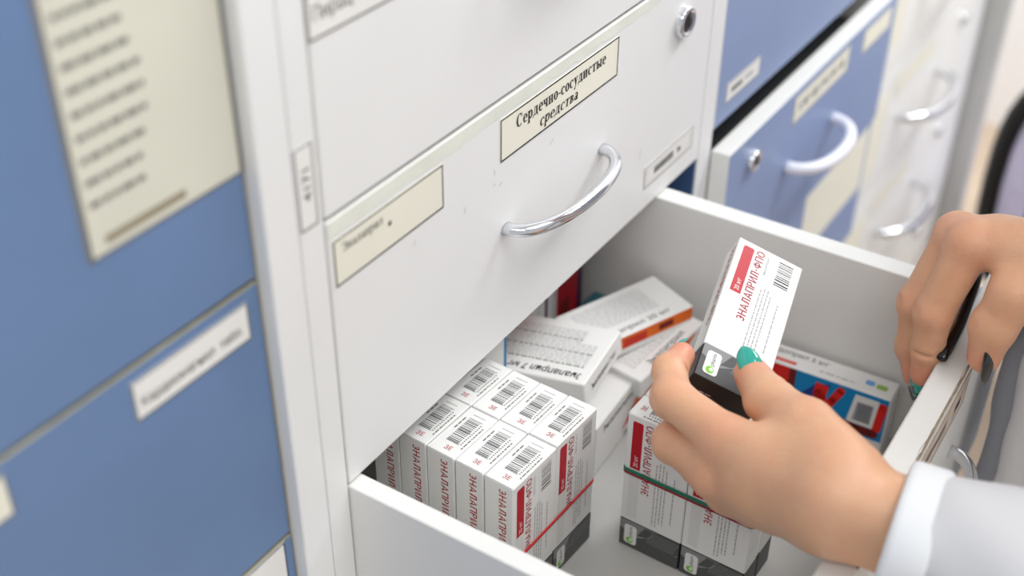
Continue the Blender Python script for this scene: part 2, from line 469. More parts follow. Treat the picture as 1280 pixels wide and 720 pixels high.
# ---------------------------------------------------------------- shared cabinet fittings
def handle_mb(x0, x1, y, z, m, depth=0.0265, r=0.0044, sag=0.0):
    mb = MB(); pts = []; n = 22
    rr = []; r2 = []
    for i in range(n+1):
        s = -1 + 2*i/n
        th = s*math.pi/2
        px = (x0+x1)/2 + (x1-x0)/2*(abs(math.sin(th))**0.92)*(1 if s>0 else -1)
        py = y - depth*(math.cos(th)**0.85 if abs(s) < 1 else 0)
        pts.append((px, py, z - sag*math.cos(th)))
        rr.append(r*(1.25 if abs(s)>.93 else 1.0)); r2.append(r*0.95)
    mb.tube(pts, rr, m, 12, r2)
    return mb
def lock_mb(x, y, z, r=0.0122):
    mb = MB()
    mb.lathe((x,y,z),(0,-1,0),[(-0.002,r),(0.004,r),(0.0055,r*.93),(0.006,r*.8),(0.0045,r*.68),(0.0045,r*.62)],M_CHROME,24)
    mb.lathe((x,y,z),(0,-1,0),[(0.0044,r*.66),(0.0050,r*.55),(0.0052,0.0)],M_LOCKD,20)
    p = mb.plane((x,y-0.0054,z),(1,0,0),(0,0,1))
    p.rect(-r*.08,-r*.4,r*.08,r*.4,M_INK,0.0001)
    return mb
def label_mb(x0, z0, x1, z1, y, paper, border=0.0009, bm=None, th=0.0004, tilt=0.0):
    """a paper label glued on a front; returns mesh builder and its print plane (origin at lower left)"""
    mb = MB(); mb.box((x0,y-th,z0),(x1,y,z1),paper)
    p = mb.plane((x0,y-th,z0),(1,0,0),(0,0,1))
    if border: p.frame(0,0,x1-x0,z1-z0,border,bm or M_INK,0.0001)
    return mb, p
def front_mb(x0, x1, z0, z1, y, th, face, edge, bev=0.0008):
    mb = MB(); mb.box((x0,y,z0),(x1,y+th,z1),edge,bev,{'-y':face}); return mb

# ---------------------------------------------------------------- blue cabinet on the left
r0 = thing('drawer_cabinet','tall cabinet with slate blue drawer fronts at the left edge','cabinet',(-0.28,0.25,FLOOR_Z))
cab = Cab(r0)
b = MB(); Z0, Z1 = FLOOR_Z, 0.72
b.box((-0.0402,0,Z0),(-0.0182,0.5,Z1),M_WHITE,0.0008); cab.part('side_panel', b, 'white side panel with narrow front edge')
b = MB(); b.box((-0.54,0,Z0),(-0.518,0.5,Z1),M_WHITE,0.0008); cab.part('side_panel', b)
b = MB(); b.box((-0.518,0.02,Z1-0.018),(-0.0402,0.5,Z1),M_WHITE); cab.part('top_panel', b)
b = MB(); b.box((-0.518,0.03,Z0+0.02),(-0.0402,0.035,Z1-0.018),M_GAPSHADE); cab.part('gap_shade_panel', b)  # dark sheet painting the shade behind the drawer fronts
YL = 0.008
fronts = [(0.1655,0.52),(-0.0055,0.1635),(-0.1765,-0.0075),(-0.3475,-0.1785)]
left = []
for i,(a,c) in enumerate(fronts):
    d = cab.part('drawer', front_mb(-0.517,-0.0420+(0.0007 if i==2 else 0),a,c,YL,0.017,M_BLUE,M_WORN)); left.append(d)
# big list card on the top front
b, p = label_mb(-0.1315,0.2232,-0.0425,0.392,YL,mat('darker_cream_paper',(216,214,199),0.6,vary=0.03),0.0012,M_INKG)  # a darker cream than the other labels
p.rect(0,0,0.0026,0.1688,M_INKG,0.00016)
r = random.Random(3); z = 0.160
while z > 0.018:
    wd = r.uniform(0.022,0.040)
    x = 0.006
    while x < 0.006+wd:
        w = r.uniform(0.003,0.008); p.rect(x,z,min(x+w,0.006+wd),z+0.0026,M_INKG); x += w+0.0012
    z -= 0.0098
p.rect(0.010,0.0045,0.055,0.0085,mat('faded_bronze_ink',(150,140,116),0.7))
sub('list_card', b, left[0], 'large cream list card with lines of faded print')
b, p = label_mb(-0.1248,0.1350,-0.0508,0.1565,YL,M_PAPERW,0.0010,M_INKG)
p.serif('андинол',0.004,0.0072,0.001,0.001,M_INK) if False else None
p.text('Кардиомагнил',0.0045,0.0062,0.045,0.0052,M_INK); p.text('табл.',0.0535,0.0062,0.015,0.0052,M_INK)
sub('label_card', b, left[1], 'white label with black print')
b, p = label_mb(-0.098,-0.036,-0.0480,-0.0085,YL,M_PAPERW,0.0009,M_INK); sub('label_card', b, left[2])
b, p = label_mb(-0.300,0.1355,-0.1915,0.1570,YL,M_CREAM,0.0009,M_INKG); sub('label_card', b, left[1])

# ---------------------------------------------------------------- white cabinet in the middle
r1 = thing('drawer_cabinet','white drawer cabinet with its lower drawer pulled open','cabinet',(0.23,0.25,FLOOR_Z))
cab = Cab(r1)
XA, XB = 0.0, 0.4554
b = MB(); b.box((-0.0178,0,Z0),(-0.0006,0.5,Z1),M_WHITE,0.0006); sp = cab.part('side_panel', b)
b, p = label_mb(-0.0175,0.1795,-0.0045,0.2245,0,M_PAPERW,0.0009,M_INKG)
p.text('4171',0.0098,0.0150,0.0175,0.0058,M_GREY,90)
sub('number_sticker', b, sp, 'upright white sticker reading 4171')
b = MB(); b.box((XB+0.0006,0,Z0),(0.4807,0.5,Z1),M_WHITE,0.0006); cab.part('side_panel', b)
b = MB(); b.box((0,0.02,Z1-0.018),(XB,0.5,Z1),M_WHITE); cab.part('top_panel', b)
b = MB(); b.box((0.4530,0.0015,-0.1775),(XB,0.42,-0.0004),mat('navy_panel',(48,78,122),0.5)); cab.part('runner_cover', b, 'dark blue panel inside the runner gap')
b = MB(); b.box((0,0.490,Z0),(XB,0.5,Z1-0.018),M_WHITE); cab.part('back_panel', b)
fr = [(0.3565,0.5320),(0.1780,0.3545),(0.0,0.1755)]
ctr = []
for a,c in fr:
    ctr.append(cab.part('drawer', front_mb(XA+0.0006,XB-0.0006,a,c,0,0.017,M_WHITE,M_EDGE)))
for d,(a,c) in zip(ctr,fr):
    sub('handle', handle_mb(0.164,0.286,0.0,a+0.0865,M_CHROME), d, 'chrome bow handle')
    sub('lock', lock_mb(0.4005,0.0,a+0.1395), d, 'round chrome lock')
    b = MB(); b.box((0.02,0.017,a+0.012),(XB-0.02,0.40,a+0.020),M_INNER); sub('drawer_bottom', b, d)
b, p = label_mb(0.0,0.2715,0.075,0.299,0,M_PAPERW,0.0011,M_INKG)
p.serif('средства',0.004,0.0085,0.050,0.008,M_INKG) if False else p.text('Пирацетам',0.004,0.0085,0.050,0.0075,M_INKG)
sub('label_card', b, ctr[1], 'white label with faded grey print')
# main labels on the closed drawer above the open one
D = ctr[2]
b, p = label_mb(0.1575,0.1358,0.3015,0.1642,0,M_CREAM,0.0011,M_INK)
p.serif('Сердечно-сосудистые',0.017,0.0158,0.110,0.0083,M_INK,1.0)
p.serif('средства',0.044,0.0050,0.047,0.0078,M_INK,0.8,0.18)
sub('label_card', b, D, 'cream label with two lines of black serif lettering')
b, p = label_mb(0.0040,0.1352,0.0990,0.1630,0,M_CREAM,0.0010,M_INK)
p.serif('Эналаприл',0.0065,0.0182,0.034,0.0055,M_INKG,0.4)
p.disc(0.046,0.0150,0.0016,M_INKG)
sub('label_card', b, D, 'blank cream label with one faded word')
b, p = label_mb(0.3565,0.0185,0.4385,0.0378,0,M_PAPERW,0.0008,M_INKG)
p.frame(0.004,0.003,0.078,0.0163,0.0006,M_CARDG)
r = random.Random(5)
x = 0.016
for i in range(9):
    p.rect(x,0.0065,x+0.0026,0.0125,M_GREY); x += 0.0036
p.rect(0.055,0.0070,0.0575,0.0120,M_GREY); p.rect(0.0585,0.0070,0.061,0.0105,M_GREY)
sub('label_card', b, D, 'small framed label at the lower right corner')
# ragged clear tape along the upper edge
b = MB(); r = random.Random(11); n = 60; top = []; bot = []
for i in range(n+1):
    x = 0.0015 + 0.402*i/n
    top.append((x,-0.00025,0.1748)); bot.append((x,-0.00025,0.1655 + (0.0026*i/n) + (r.uniform(-0.0012,0.0012) if r.random()<.5 else 0)))
V = top+bot + [(x,0,z) for x,_,z in top+bot]; k = n+1
F = [(i+1,i,k+i,k+i+1) for i in range(n)] + [(i,i+1,2*k+i+1,2*k+i) for i in range(n)] + [(k+i+1,k+i,3*k+i,3*k+i+1) for i in range(n)]
b.add(V,F,M_TAPE); sub('clear_tape', b, D, 'worn strip of clear tape along the top edge')
b = MB(); p = b.plane((0,0,0),(1,0,0),(0,0,1))
for (x,z,l,a) in ((0.120,0.120,0.004,80),(0.150,0.123,0.003,20),(0.152,0.1305,0.004,100),(0.160,0.122,0.004,200),(0.215,0.1215,0.006,25),(0.345,0.050,0.009,70),(0.07,0.125,0.003,40)):
    b = MB(); p = b.plane((x,0,z),(1,0,0),(0,0,1)); c, s = math.cos(math.radians(a)), math.sin(math.radians(a))
    p.poly([(0,0),(l*c,l*s),(l*c-0.0005*s,l*s+0.0005*c),(-0.0004*s,0.0004*c)],M_TXT,0.0002)
    sub('scuff_mark', b, D)

# the open drawer
YF0, YF1 = -0.2664, -0.2474
ZT, ZB = -0.002, -0.177
DF = -0.146
b = front_mb(XA+0.0006,XB-0.0006,ZB,ZT,YF0,YF1-YF0,M_CREAMWHITE,M_EDGE,0.0012)
OD = cab.part('drawer', b, 'drawer pulled far out and full of medicine boxes')
b = MB(); b.box((-0.0004+0.0006,YF1,DF-0.012),(0.0127,0.15,-0.0015),M_INNER,0.0006,{'+z':M_EDGE}); sub('drawer_side', b, OD)
b = MB(); b.box((0.3834,YF1,DF-0.012),(0.4012,0.15,-0.0015),M_INNER,0.0006,{'+z':M_EDGE}); sub('drawer_side', b, OD)
b = MB(); b.box((0.0127,YF1,DF-0.008),(0.3834,0.15,DF),mat('grey_drawer_bottom',(198,197,193),0.45,vary=0.02)); sub('drawer_bottom', b, OD)
b = MB(); b.box((0.0127,0.135,DF),(0.3834,0.15,-0.004),M_INNER); sub('drawer_back', b, OD)
sub('handle', handle_mb(0.200,0.322,YF0,-0.0875,M_CHROME), OD, 'chrome bow handle')
b, p = label_mb(0.170,-0.040,0.318,-0.010,YF0,mat('stained_paper',(206,190,176),0.7,vary=0.2,scale=70),0.0009,M_INK)
p.rect(0.12,0.010,0.133,0.016,M_INK); p.rect(0.05,0.012,0.10,0.018,M_INKG); sub('label_card', b, OD, 'worn stained label on the outer face')
r = random.Random(4)
CHIP = mat('chipped_brown_edge',(150,136,116),0.8,vary=0.3,scale=200)
b = MB(); V = []; n = 90
for i in range(n+1):
    x = 0.10+0.26*i/n; w = 0.0004+0.0010*max(0,math.sin(i*0.21)+0.6*math.sin(i*0.83+1))
    V += [(x,YF0-0.00015,ZT-0.0003-w*1.4),(x,YF0+0.0001,ZT-0.0006),(x,YF0+0.0010+w*0.5,ZT+0.00012)]
b.add(V,[(3*i+j,3*i+3+j,3*i+4+j,3*i+1+j) for i in range(n) for j in (0,1)],CHIP); sub('worn_edge_line', b, OD, 'chipped brownish outer edge')
for i in range(9):
    b = MB(); p = b.plane((0,YF0,ZT),(1,0,0),(0,1,0)); x = r.uniform(0.17,0.32); w = r.uniform(0.001,0.007)
    p.rect(x,0.0001,x+w,r.uniform(0.0006,0.0014),CHIP,0.0001); sub('edge_chip', b, OD)
b = MB(); b.box((0.0006,0,-0.3555),(XB-0.0006,0.017,-0.180),M_WHITE,0.0008,{'-y':M_WHITE}); cab.part('drawer', b)
b = MB(); b.box((0.0006,0,-0.5340),(XB-0.0006,0.017,-0.3585),M_WHITE,0.0008); cab.part('drawer', b)
b = MB(); b.box((0.0006,0,FLOOR_Z+0.06),(XB-0.0006,0.017,-0.537),M_WHITE,0.0008); cab.part('drawer', b)

# ---------------------------------------------------------------- blue cabinet beyond it
r2 = thing('drawer_cabinet','pale blue drawer cabinet right of the white one, drawers slightly open','cabinet',(0.70,0.25,FLOOR_Z))
cab = Cab(r2)
b = MB(); b.box((0.915,0,Z0),(0.9415,0.5,Z1),M_CREAMWHITE,0.0008); cab.part('side_panel', b)
b = MB(); b.box((0.4809,0.03,Z1-0.018),(0.915,0.5,Z1),M_CREAMWHITE); cab.part('top_panel', b)
b = MB(); b.box((0.4809,0.33,Z0),(0.915,0.34,Z1-0.018),M_GAPSHADE); cab.part('gap_shade_panel', b)  # dark sheet that paints the shadow gap between drawers
bl = {}
for key,(a,c,y) in {'top':(0.196,0.36,0.0),'up':(0.0135,0.194,0.0),'mid':(-0.1565,-0.0050,-0.0172),'low':(-0.3120,-0.1590,-0.0150),'bot':(-0.49,-0.3150,-0.001),'foot':(-0.90,-0.4930,0.0)}.items():
    bl[key] = cab.part('drawer', front_mb(0.4815,0.9140,a,c,y,0.0172,M_BLUE2,M_EDGE))
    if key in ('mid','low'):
        b = MB(); b.box((0.50,y+0.0172,c-0.14),(0.895,0.30,c-0.035),M_GAPSHADE); sub('drawer_box', b, bl[key])  # drawer box coloured dark to keep the gap above it in shade
b, p = label_mb(0.5000,0.0300,0.5690,0.0480,0,M_PAPERW,0.0009,M_INKG); p.rect(0.010,0.007,0.032,0.011,M_INKG); p.rect(0.038,0.0075,0.054,0.0105,M_TXT)
sub('label_card', b, bl['up'])
Y = -0.0172
b, p = label_mb(0.6270,-0.0410,0.7690,-0.0130,Y,M_CREAM,0.0008,M_INKG)
for i in range(10): p.rect(0.012+0.012*i,0.010+(i%3)*0.001,0.020+0.012*i,0.018,M_INKG if i%2 else M_TXT)
sub('label_card', b, bl['mid'], 'cream label with blurred print')
b, p = label_mb(0.812,-0.0400,0.896,-0.0150,Y,M_CREAM,0.0008,M_INKG); sub('label_card', b, bl['mid'])
sub('handle', handle_mb(0.628,0.748,Y,-0.0850,M_WPLASTIC,0.034,0.0062), bl['mid'], 'white bow handle')
sub('lock', lock_mb(0.5335,Y,-0.0330,0.010), bl['mid'])
b, p = label_mb(0.585,-0.1950,0.655,-0.1680,-0.015,M_CREAM,0.0008,M_INKG); sub('label_card', b, bl['low'])
b, p = label_mb(0.715,-0.2450,0.905,-0.1640,-0.015,M_CREAM,0.0,M_INKG); sub('label_card', b, bl['low'], 'large cream label')

# ---------------------------------------------------------------- far white cabinet
r3 = thing('drawer_cabinet','far white drawer cabinet with chrome handles, beside the grey post','cabinet',(1.19,0.25,FLOOR_Z))
cab = Cab(r3)
b = MB(); b.box((1.412,0,Z0),(1.470,0.5,Z1),M_CREAMWHITE,0.0008); cab.part('side_panel', b)
b = MB(); b.box((0.9417,0.03,Z1-0.018),(1.412,0.5,Z1),M_CREAMWHITE); cab.part('top_panel', b)
b = MB(); b.box((0.9417,0.03,Z0),(1.412,0.04,Z1-0.018),M_GAPSHADE); cab.part('gap_shade_panel', b)  # dark sheet, painted shade between the fronts
zt = 0.200
while zt > FLOOR_Z+0.1:
    a = zt-0.1715
    d = cab.part('drawer', front_mb(0.9430,1.4105,a,zt,0.0,0.017,M_CREAMWHITE,M_EDGE))
    sub('handle', handle_mb(1.090,1.250,0.0,a+0.085,M_CHROME,0.040,0.0070), d)
    sub('lock', lock_mb(1.335,0.0,a+0.130,0.010), d)
    b, p = label_mb(1.050,a+0.128,1.200,a+0.152,0,M_CREAM,0.0009,M_TXT); sub('label_card', b, d)
    b, p = label_mb(0.950,a+0.040,1.020,a+0.150,0,M_CREAM,0.0); sub('label_card', b, d)
    zt = a-0.003

# ---------------------------------------------------------------- medicine boxes
W, T, H = 0.0465, 0.0218, 0.119
def enalapril_mesh():
    mb = MB(); r = random.Random(21); zb = 0.21*H
    hw, ht = W/2, T/2
    mb.box((-hw,-ht,zb),(hw,ht,H),M_CARD,0.0007)
    mb.box((-hw,-ht,0),(hw,ht,zb),M_BASED,0.0007)
    # broad front, printed sideways (reads upward)
    p = mb.plane((-hw,-ht,0),(W,0,0),(0,0,H))
    # a across 0..1, b up 0..1
    p.rect(0.015,0.004,0.985,0.21,M_BASE)
    p.poly([(0.015,0.14),(0.30,0.10),(0.50,0.14),(0.62,0.21),(0.015,0.21)],M_BASEL,0.0002)
    p.poly([(0.30,0.12),(0.46,0.135),(0.62,0.205),(0.42,0.205)],M_BASE,0.00026)
    for i in range(16):
        p.poly([(0.46+0.03*i,0.10),(0.465+0.03*i+0.004,0.10),(0.56+0.03*i,0.20),(0.552+0.03*i,0.20)] if 0.56+0.03*i < 0.985 else [(0.46+0.03*min(i,15),0.10),(0.468+0.03*min(i,15),0.10),(0.98,0.11),(0.98,0.10)],M_BASEL,0.0003)
    q = mb.plane((-hw,-ht-0.0003,0),(1,0,0),(0,0,1))      # metric plane
    q.rrect(0.0042,0.0040,0.0138,0.0215,0.0022,M_CARD,0.00012)
    q.disc(0.0086,0.0074,0.0027,M_GREEN,0.0002); q.disc(0.0094,0.0078,0.0013,M_CARD,0.00026)
    q.text('pharm',0.0104,0.0108,0.0094,0.0030,M_GREY,90,0.0002)
    q = mb.plane((-hw,-ht,0),(1,0,0),(0,0,1))
    q.rrect(0.0042,0.0735,0.0118,0.1142,0.0014,M_RED,0.00012,(0,0,1,1))
    q.rect(0.0042,0.0290,0.0118,0.0728,M_CARDG)
    q.text('20 мг',0.0098,0.0755,0.0100,0.0034,M_CARD,90)
    q.text('ЭНАЛАПРИЛ-ФПО',0.0196,0.0540,0.0610,0.0058,M_REDT,90)
    q.text('эналаприл',0.0232,0.0970,0.0165,0.0018,M_TXT,90)
    q.rect(0.0292,0.0925,0.0415,0.1160,M_CARD)
    q.bars(0.0303,0.0940,0.0405,0.1145,r,M_INK,False,12)
    q.rect(0.0303,0.0940,0.0405,0.0948,M_INK); q.rect(0.0303,0.1138,0.0405,0.1146,M_INK)
    for k,(x,b0,b1) in enumerate(((0.0235,0.030,0.086),(0.0260,0.030,0.088),(0.0285,0.034,0.088),(0.0310,0.034,0.084),(0.0370,0.038,0.080))):
        q.dashes(b0,x,b1,0.0009,M_TXT,r,'b')
    # back, plainer
    p = mb.plane((hw,ht,0),(-1,0,0),(0,0,1))
    p.rrect(0.0042,0.0735,0.0118,0.1142,0.0014,M_RED); p.rect(0.0042,0.0290,0.0118,0.0728,M_CARDG)
    p.text('ЭНАЛАПРИЛ-ФПО',0.0196,0.0540,0.0610,0.0058,M_REDT,90)
    # left narrow side: silver panel, name reading downward
    p = mb.plane((-hw,ht,0),(0,-1,0),(0,0,1))
    p.rect(0.0008,zb,0.0178,H-0.0010,M_SILVER)
    p.text('ЭНАЛАПРИЛ-ФПО',0.0113,H-0.0040,0.0700,0.0056,M_REDT,-90,bold=0.004)
    # right narrow side
    p = mb.plane((hw,-ht,0),(0,1,0),(0,0,1))
    p.rect(0.0008,zb,0.0178,H-0.0010,M_CARDG)
    for k in range(5): p.dashes(0.040,0.004+0.003*k,0.105,0.0009,M_TXT,r,'b')
    # top: barcode, digits, code
    p = mb.plane((-hw,-ht,H),(1,0,0),(0,1,0))
    p.bars(0.0125,0.0065,0.0365,0.0155,r,M_GREY,True,19)
    for x in (0.0123,0.0243,0.0367): p.rect(x,0.0055,x+0.0004,0.0155,M_GREY)
    for k in range(12): p.rect(0.0130+0.0019*k,0.0042,0.0139+0.0019*k,0.0053,M_INKG)
    p.text('ЗЕ',0.0050,0.0120,0.0052,0.0036,M_REDT,-90)
    p.dashes(0.010,0.0016,0.034,0.0009,M_INKG,r)
    p.dashes(0.024,0.0175,0.036,0.0010,M_INKG,r)
    p.rect(0.0405,0.0060,0.0412,0.0155,M_TXT)
    # bottom: black with a tiny mark
    p = mb.plane((-hw,ht,0),(1,0,0),(0,-1,0))
    p.dashes(0.010,0.008,0.018,0.0010,M_TXT,r)
    return mb.mesh('medicine_box')
def flap_mesh():
    mb = MB(); hw, ht = W/2, T/2
    mb.box((-hw+0.0008,ht-0.0012,H-0.0003),(hw-0.0008,ht-0.0006,H+0.0004),M_CARDL)
    mb.box((-hw+0.0002,-ht+0.001,H-0.0002),(-hw+0.0012,ht-0.001,H+0.0003),M_CARDL)
    return mb.mesh('end_flap')
ME_BOX = enalapril_mesh(); ME_FLAP = flap_mesh()
def med_box(label, matrix, group=None):
    o = link('medicine_box', ME_BOX); tag(o, label, 'medicine box', group)
    o.matrix_world = matrix
    f = link('end_flap', ME_FLAP, o)
    return o
def mat_at(x, y, z, rz): return Matrix.Translation((x,y,z)) @ Matrix.Rotation(math.radians(rz),4,'Z')

order = ['front','second','third','fourth','fifth']
ORG = np.array((0.0708,-0.0666)); RA = -3.0
ex = np.array((math.cos(math.radians(RA)), math.sin(math.radians(RA)))); ey = np.array((-ex[1], ex[0]))
for i in range(5):
    for j in range(2):
        c = ORG + ex*(W/2 + j*0.0469) + ey*(T/2 + i*0.0226)
        med_box(f"upright red-lettered medicine box, {order[i]} in the {'left' if j==0 else 'right'} column of the red-banded block",
                mat_at(c[0],c[1],DF+0.0002+rng.uniform(0,0.0008),RA+rng.uniform(-0.6,0.6)),'medicine boxes in the red-banded block')
# the green-banded pair with the two behind it
GO = np.array((0.1715,-0.0905)); RB = -91.5
gx = np.array((math.cos(math.radians(RB)), math.sin(math.radians(RB)))); gy = np.array((-gx[1], gx[0]))
for i in range(2):
    for j in range(2):
        c = GO + gx*(W/2 + j*0.0470) + gy*(T/2 + i*0.0224)
        med_box(f"upright medicine box in the green-banded block, {'left' if j==0 else 'right'} box of the {'front' if i==0 else 'rear'} pair",
                mat_at(c[0],c[1],DF+0.0002,RB),'medicine boxes in the green-banded block')
# the box held in the hand
ax = Vector((0.2774,-0.8830,-0.3786)).normalized(); az = Vector((0.9512,0.1968,0.2378)); az = (az - ax*az.dot(ax)).normalized(); ay = az.cross(ax)
R3 = Matrix((ax,ay,az)).transposed().to_4x4()
HO = Vector((0.28,-0.1102,0.0568)) + ax*W/2 + ay*T/2 - az*H
R3.translation = HO
HELD = med_box('medicine box held up between thumb and fingers, dark end down', R3)

# rubber bands
def band(name, label, O, ux, uy, a, b, z, m, hgt, th=0.0009, slope=0.0):
    """band round the rectangle a x b starting at O"""
    mb = MB(); e = th*0.75; pts = []
    rc = 0.002
    for (cx,cy,t0) in ((a,0,-90),(a,b,0),(0,b,90),(0,0,180)):
        for k in range(4):
            t = math.radians(t0+30*k)
            px = (cx - rc if cx else rc) + (rc+e)*math.cos(t); py = (cy - rc if cy else rc) + (rc+e)*math.sin(t)
            w = O + ux*px + uy*py; pts.append((w[0],w[1],z + slope*px))
    mb.tube(pts, th/2, m, 8, hgt/2, (0,0,1), closed=True)
    o = link(name, mb.mesh(name)); tag(o, label, 'rubber band'); return o
band('rubber_band','red rubber band round the large block of upright boxes',ORG,ex,ey,0.0938,0.1125,-0.0905,M_BANDR,0.0034)
band('rubber_band','green rubber band round the boxes below the holding hand',GO,gx,gy,0.0940,0.0445,-0.0748,M_BANDG,0.0030)
band('rubber_band','thin dark red rubber band just under the green one',GO,gx,gy,0.0940,0.0445,-0.0775,mat('dark_red_rubber',(150,26,44),0.45),0.0018)

# other boxes in the drawer: carton(dims) with top, front and end prints
def carton(name, label, dims, matrix, painter, body=M_CARD, group=None):
    L_, D_, H_ = dims; mb = MB()
    mb.box((0,0,0),(L_,D_,H_),body,0.0009)
    painter(mb, L_, D_, H_)
    o = link(name, mb.mesh(name)); tag(o, label, 'medicine box', group); o.matrix_world = matrix
    f = MB(); f.box((L_-0.0004,0.0015,H_*0.12),(L_+0.0003,D_-0.0015,H_*0.88),M_CARDL); link('end_flap', f.mesh('end_flap'), o)
    return o
def top(mb,L_,D_,H_): return mb.plane((0,0,H_),(1,0,0),(0,1,0))
def fr_(mb,L_,D_,H_): return mb.plane((0,0,0),(1,0,0),(0,0,1))
def rot(x,y,z,rx,ry,rz):
    from mathutils import Euler
    return Matrix.Translation((x,y,z)) @ Euler((math.radians(rx),math.radians(ry),math.radians(rz))).to_matrix().to_4x4()

# white box with grey print lying on the pile; its length runs away under the closed drawer
def paintC1(mb,L_,D_,H_):
    r = random.Random(1); p = top(mb,L_,D_,H_)
    # local x across, local y length
    p.text('Эналаприл 7 мг',0.0115,0.006,0.058,0.0070,M_INK,90,bold=0.015)
    for k in range(17):
        x = 0.0185+0.0026*k
        p.dashes(0.008 if k<11 else 0.022,x,0.082,0.0013,M_CARDM if k%6 else M_INKG,r,'b')
    f = fr_(mb,L_,D_,H_)
    f.text('Эналаприл 7 мг',0.012,0.006,0.046,0.0050,M_INK)
carton('medicine_box','white box with grey print lying on top of the pile behind the block',(0.071,0.088,0.019),rot(0.214,-0.0365,-0.0775,-7,0,7),paintC1)
def paintC2(mb,L_,D_,H_):
    f = fr_(mb,L_,D_,H_)
    f.poly([(0.046,0.010),(L_-0.001,0.040),(L_-0.001,0.018),(0.072,0.010)],M_ORANGE); f.poly([(0.046,0.010),(0.066,0.0215),(0.074,0.0125),(0.064,0.010)],M_REDOR,0.0002)
    f.text('Эналаприл',0.012,0.034,0.055,0.0055,M_INK); f.text('20 мг',0.050,-0.0 + 0.0015,0.02,0.004,M_INK) 
carton('medicine_box','white box with orange arrow under the grey-printed box',(0.098,0.115,0.046),rot(0.218,-0.044,DF+0.001,0,0,3),paintC2)
def paintC3(mb,L_,D_,H_):
    r = random.Random(2); p = top(mb,L_,D_,H_)
    p.text('Эналаприл 20 мг',0.010,0.0050,0.070,0.0048,M_INK)
    for k in range(11): p.dashes(0.010,0.0155+0.0026*k,L_-0.022,0.0013,M_CARDM,r)
    f = fr_(mb,L_,D_,H_); f.rect(0.004,H_*0.34,L_-0.001,H_-0.0006,M_ORANGE); f.rect(0.03,H_*0.36,0.052,H_*0.8,M_REDOR,0.0002); f.rect(0.064,H_*0.5,0.078,H_*0.8,M_MAROON,0.0002)
carton('medicine_box','tilted white box with orange stripe against the drawer wall',(0.098,0.050,0.018),rot(0.2690,-0.0110,-0.092,0,-2,-24),paintC3)
def paintC4(mb,L_,D_,H_):
    r = random.Random(6); p = top(mb,L_,D_,H_)
    for k in range(9): p.dashes(0.008,0.0125+0.0026*k,L_-0.016,0.0013,M_CARDM,r)
    p.text('Эналаприл',0.020,0.0045,0.045,0.0055,M_INK)
    f = fr_(mb,L_,D_,H_); f.poly([(0.002,0.001),(0.06,H_-0.002),(0.075,H_-0.002),(0.05,0.001)],M_ORANGE)
carton('medicine_box','small white box with grey lines of print beside the index finger',(0.085,0.040,0.018),rot(0.280,-0.048,-0.112,0,-6,-8),paintC4)
def paintC5(mb,L_,D_,H_):
    f = fr_(mb,L_,D_,H_); f.rect(0.02,0.004,L_-0.004,H_*0.6,M_CRIM); f.rect(0.024,H_*0.3,0.034,H_*0.6,M_NAVY,0.0002)
carton('medicine_box','white and pink box beneath the orange-striped box',(0.052,0.050,0.040),rot(0.325,-0.022,DF+0.001,0,0,-3),paintC5)
def paintN(mb,L_,D_,H_):
    f = fr_(mb,L_,D_,H_); f.rect(L_-0.0035,0.0,L_-0.0005,H_,M_PBLUE); f.text('Эналаприл',0.026,0.045,0.045,0.0065,M_INK,90)
    f.rect(0.006,0.05,0.014,0.08,M_CARDG)
carton('medicine_box','narrow upright white box with a blue edge behind the block',(0.040,0.045,0.118),rot(0.1700,0.030,DF+0.0005,0,0,-3),paintN)
def paintR(mb,L_,D_,H_):
    f = fr_(mb,L_,D_,H_); f.rect(0,0,L_,H_,M_CRIM); f.rect(L_-0.008,0,L_,H_,M_PURP,0.0002); f.rect(0.006,0.030,0.020,0.055,M_MAROON,0.0002)
    s = mb.plane((L_,0,0),(0,1,0),(0,0,1)); s.rect(0,0,D_,H_,M_PURP)
carton('medicine_box','crimson upright box with a purple edge at the back of the drawer',(0.040,0.045,0.112),rot(0.322,0.052,DF+0.0005,0,0,0),paintR)
def paintS(mb,L_,D_,H_):
    f = fr_(mb,L_,D_,H_); f.rect(0.006,0,0.014,H_,M_CARDG); f.rect(0.020,0,0.024,H_,M_PURP); f.rect(0.028,0,0.034,H_,M_CARDG)
carton('medicine_box','white upright box with grey stripes beside the crimson box',(0.0345,0.045,0.114),rot(0.2865,0.054,DF+0.0005,0,0,0),paintS)
def paintR0(mb,L_,D_,H_):
    f = fr_(mb,L_,D_,H_); f.rect(0.003,0,L_-0.003,H_,M_SRED)
carton('medicine_box','bright red upright box half hidden by the closed drawer edge',(0.040,0.045,0.110),rot(0.2455,0.058,DF+0.0005,0,0,0),paintR0)
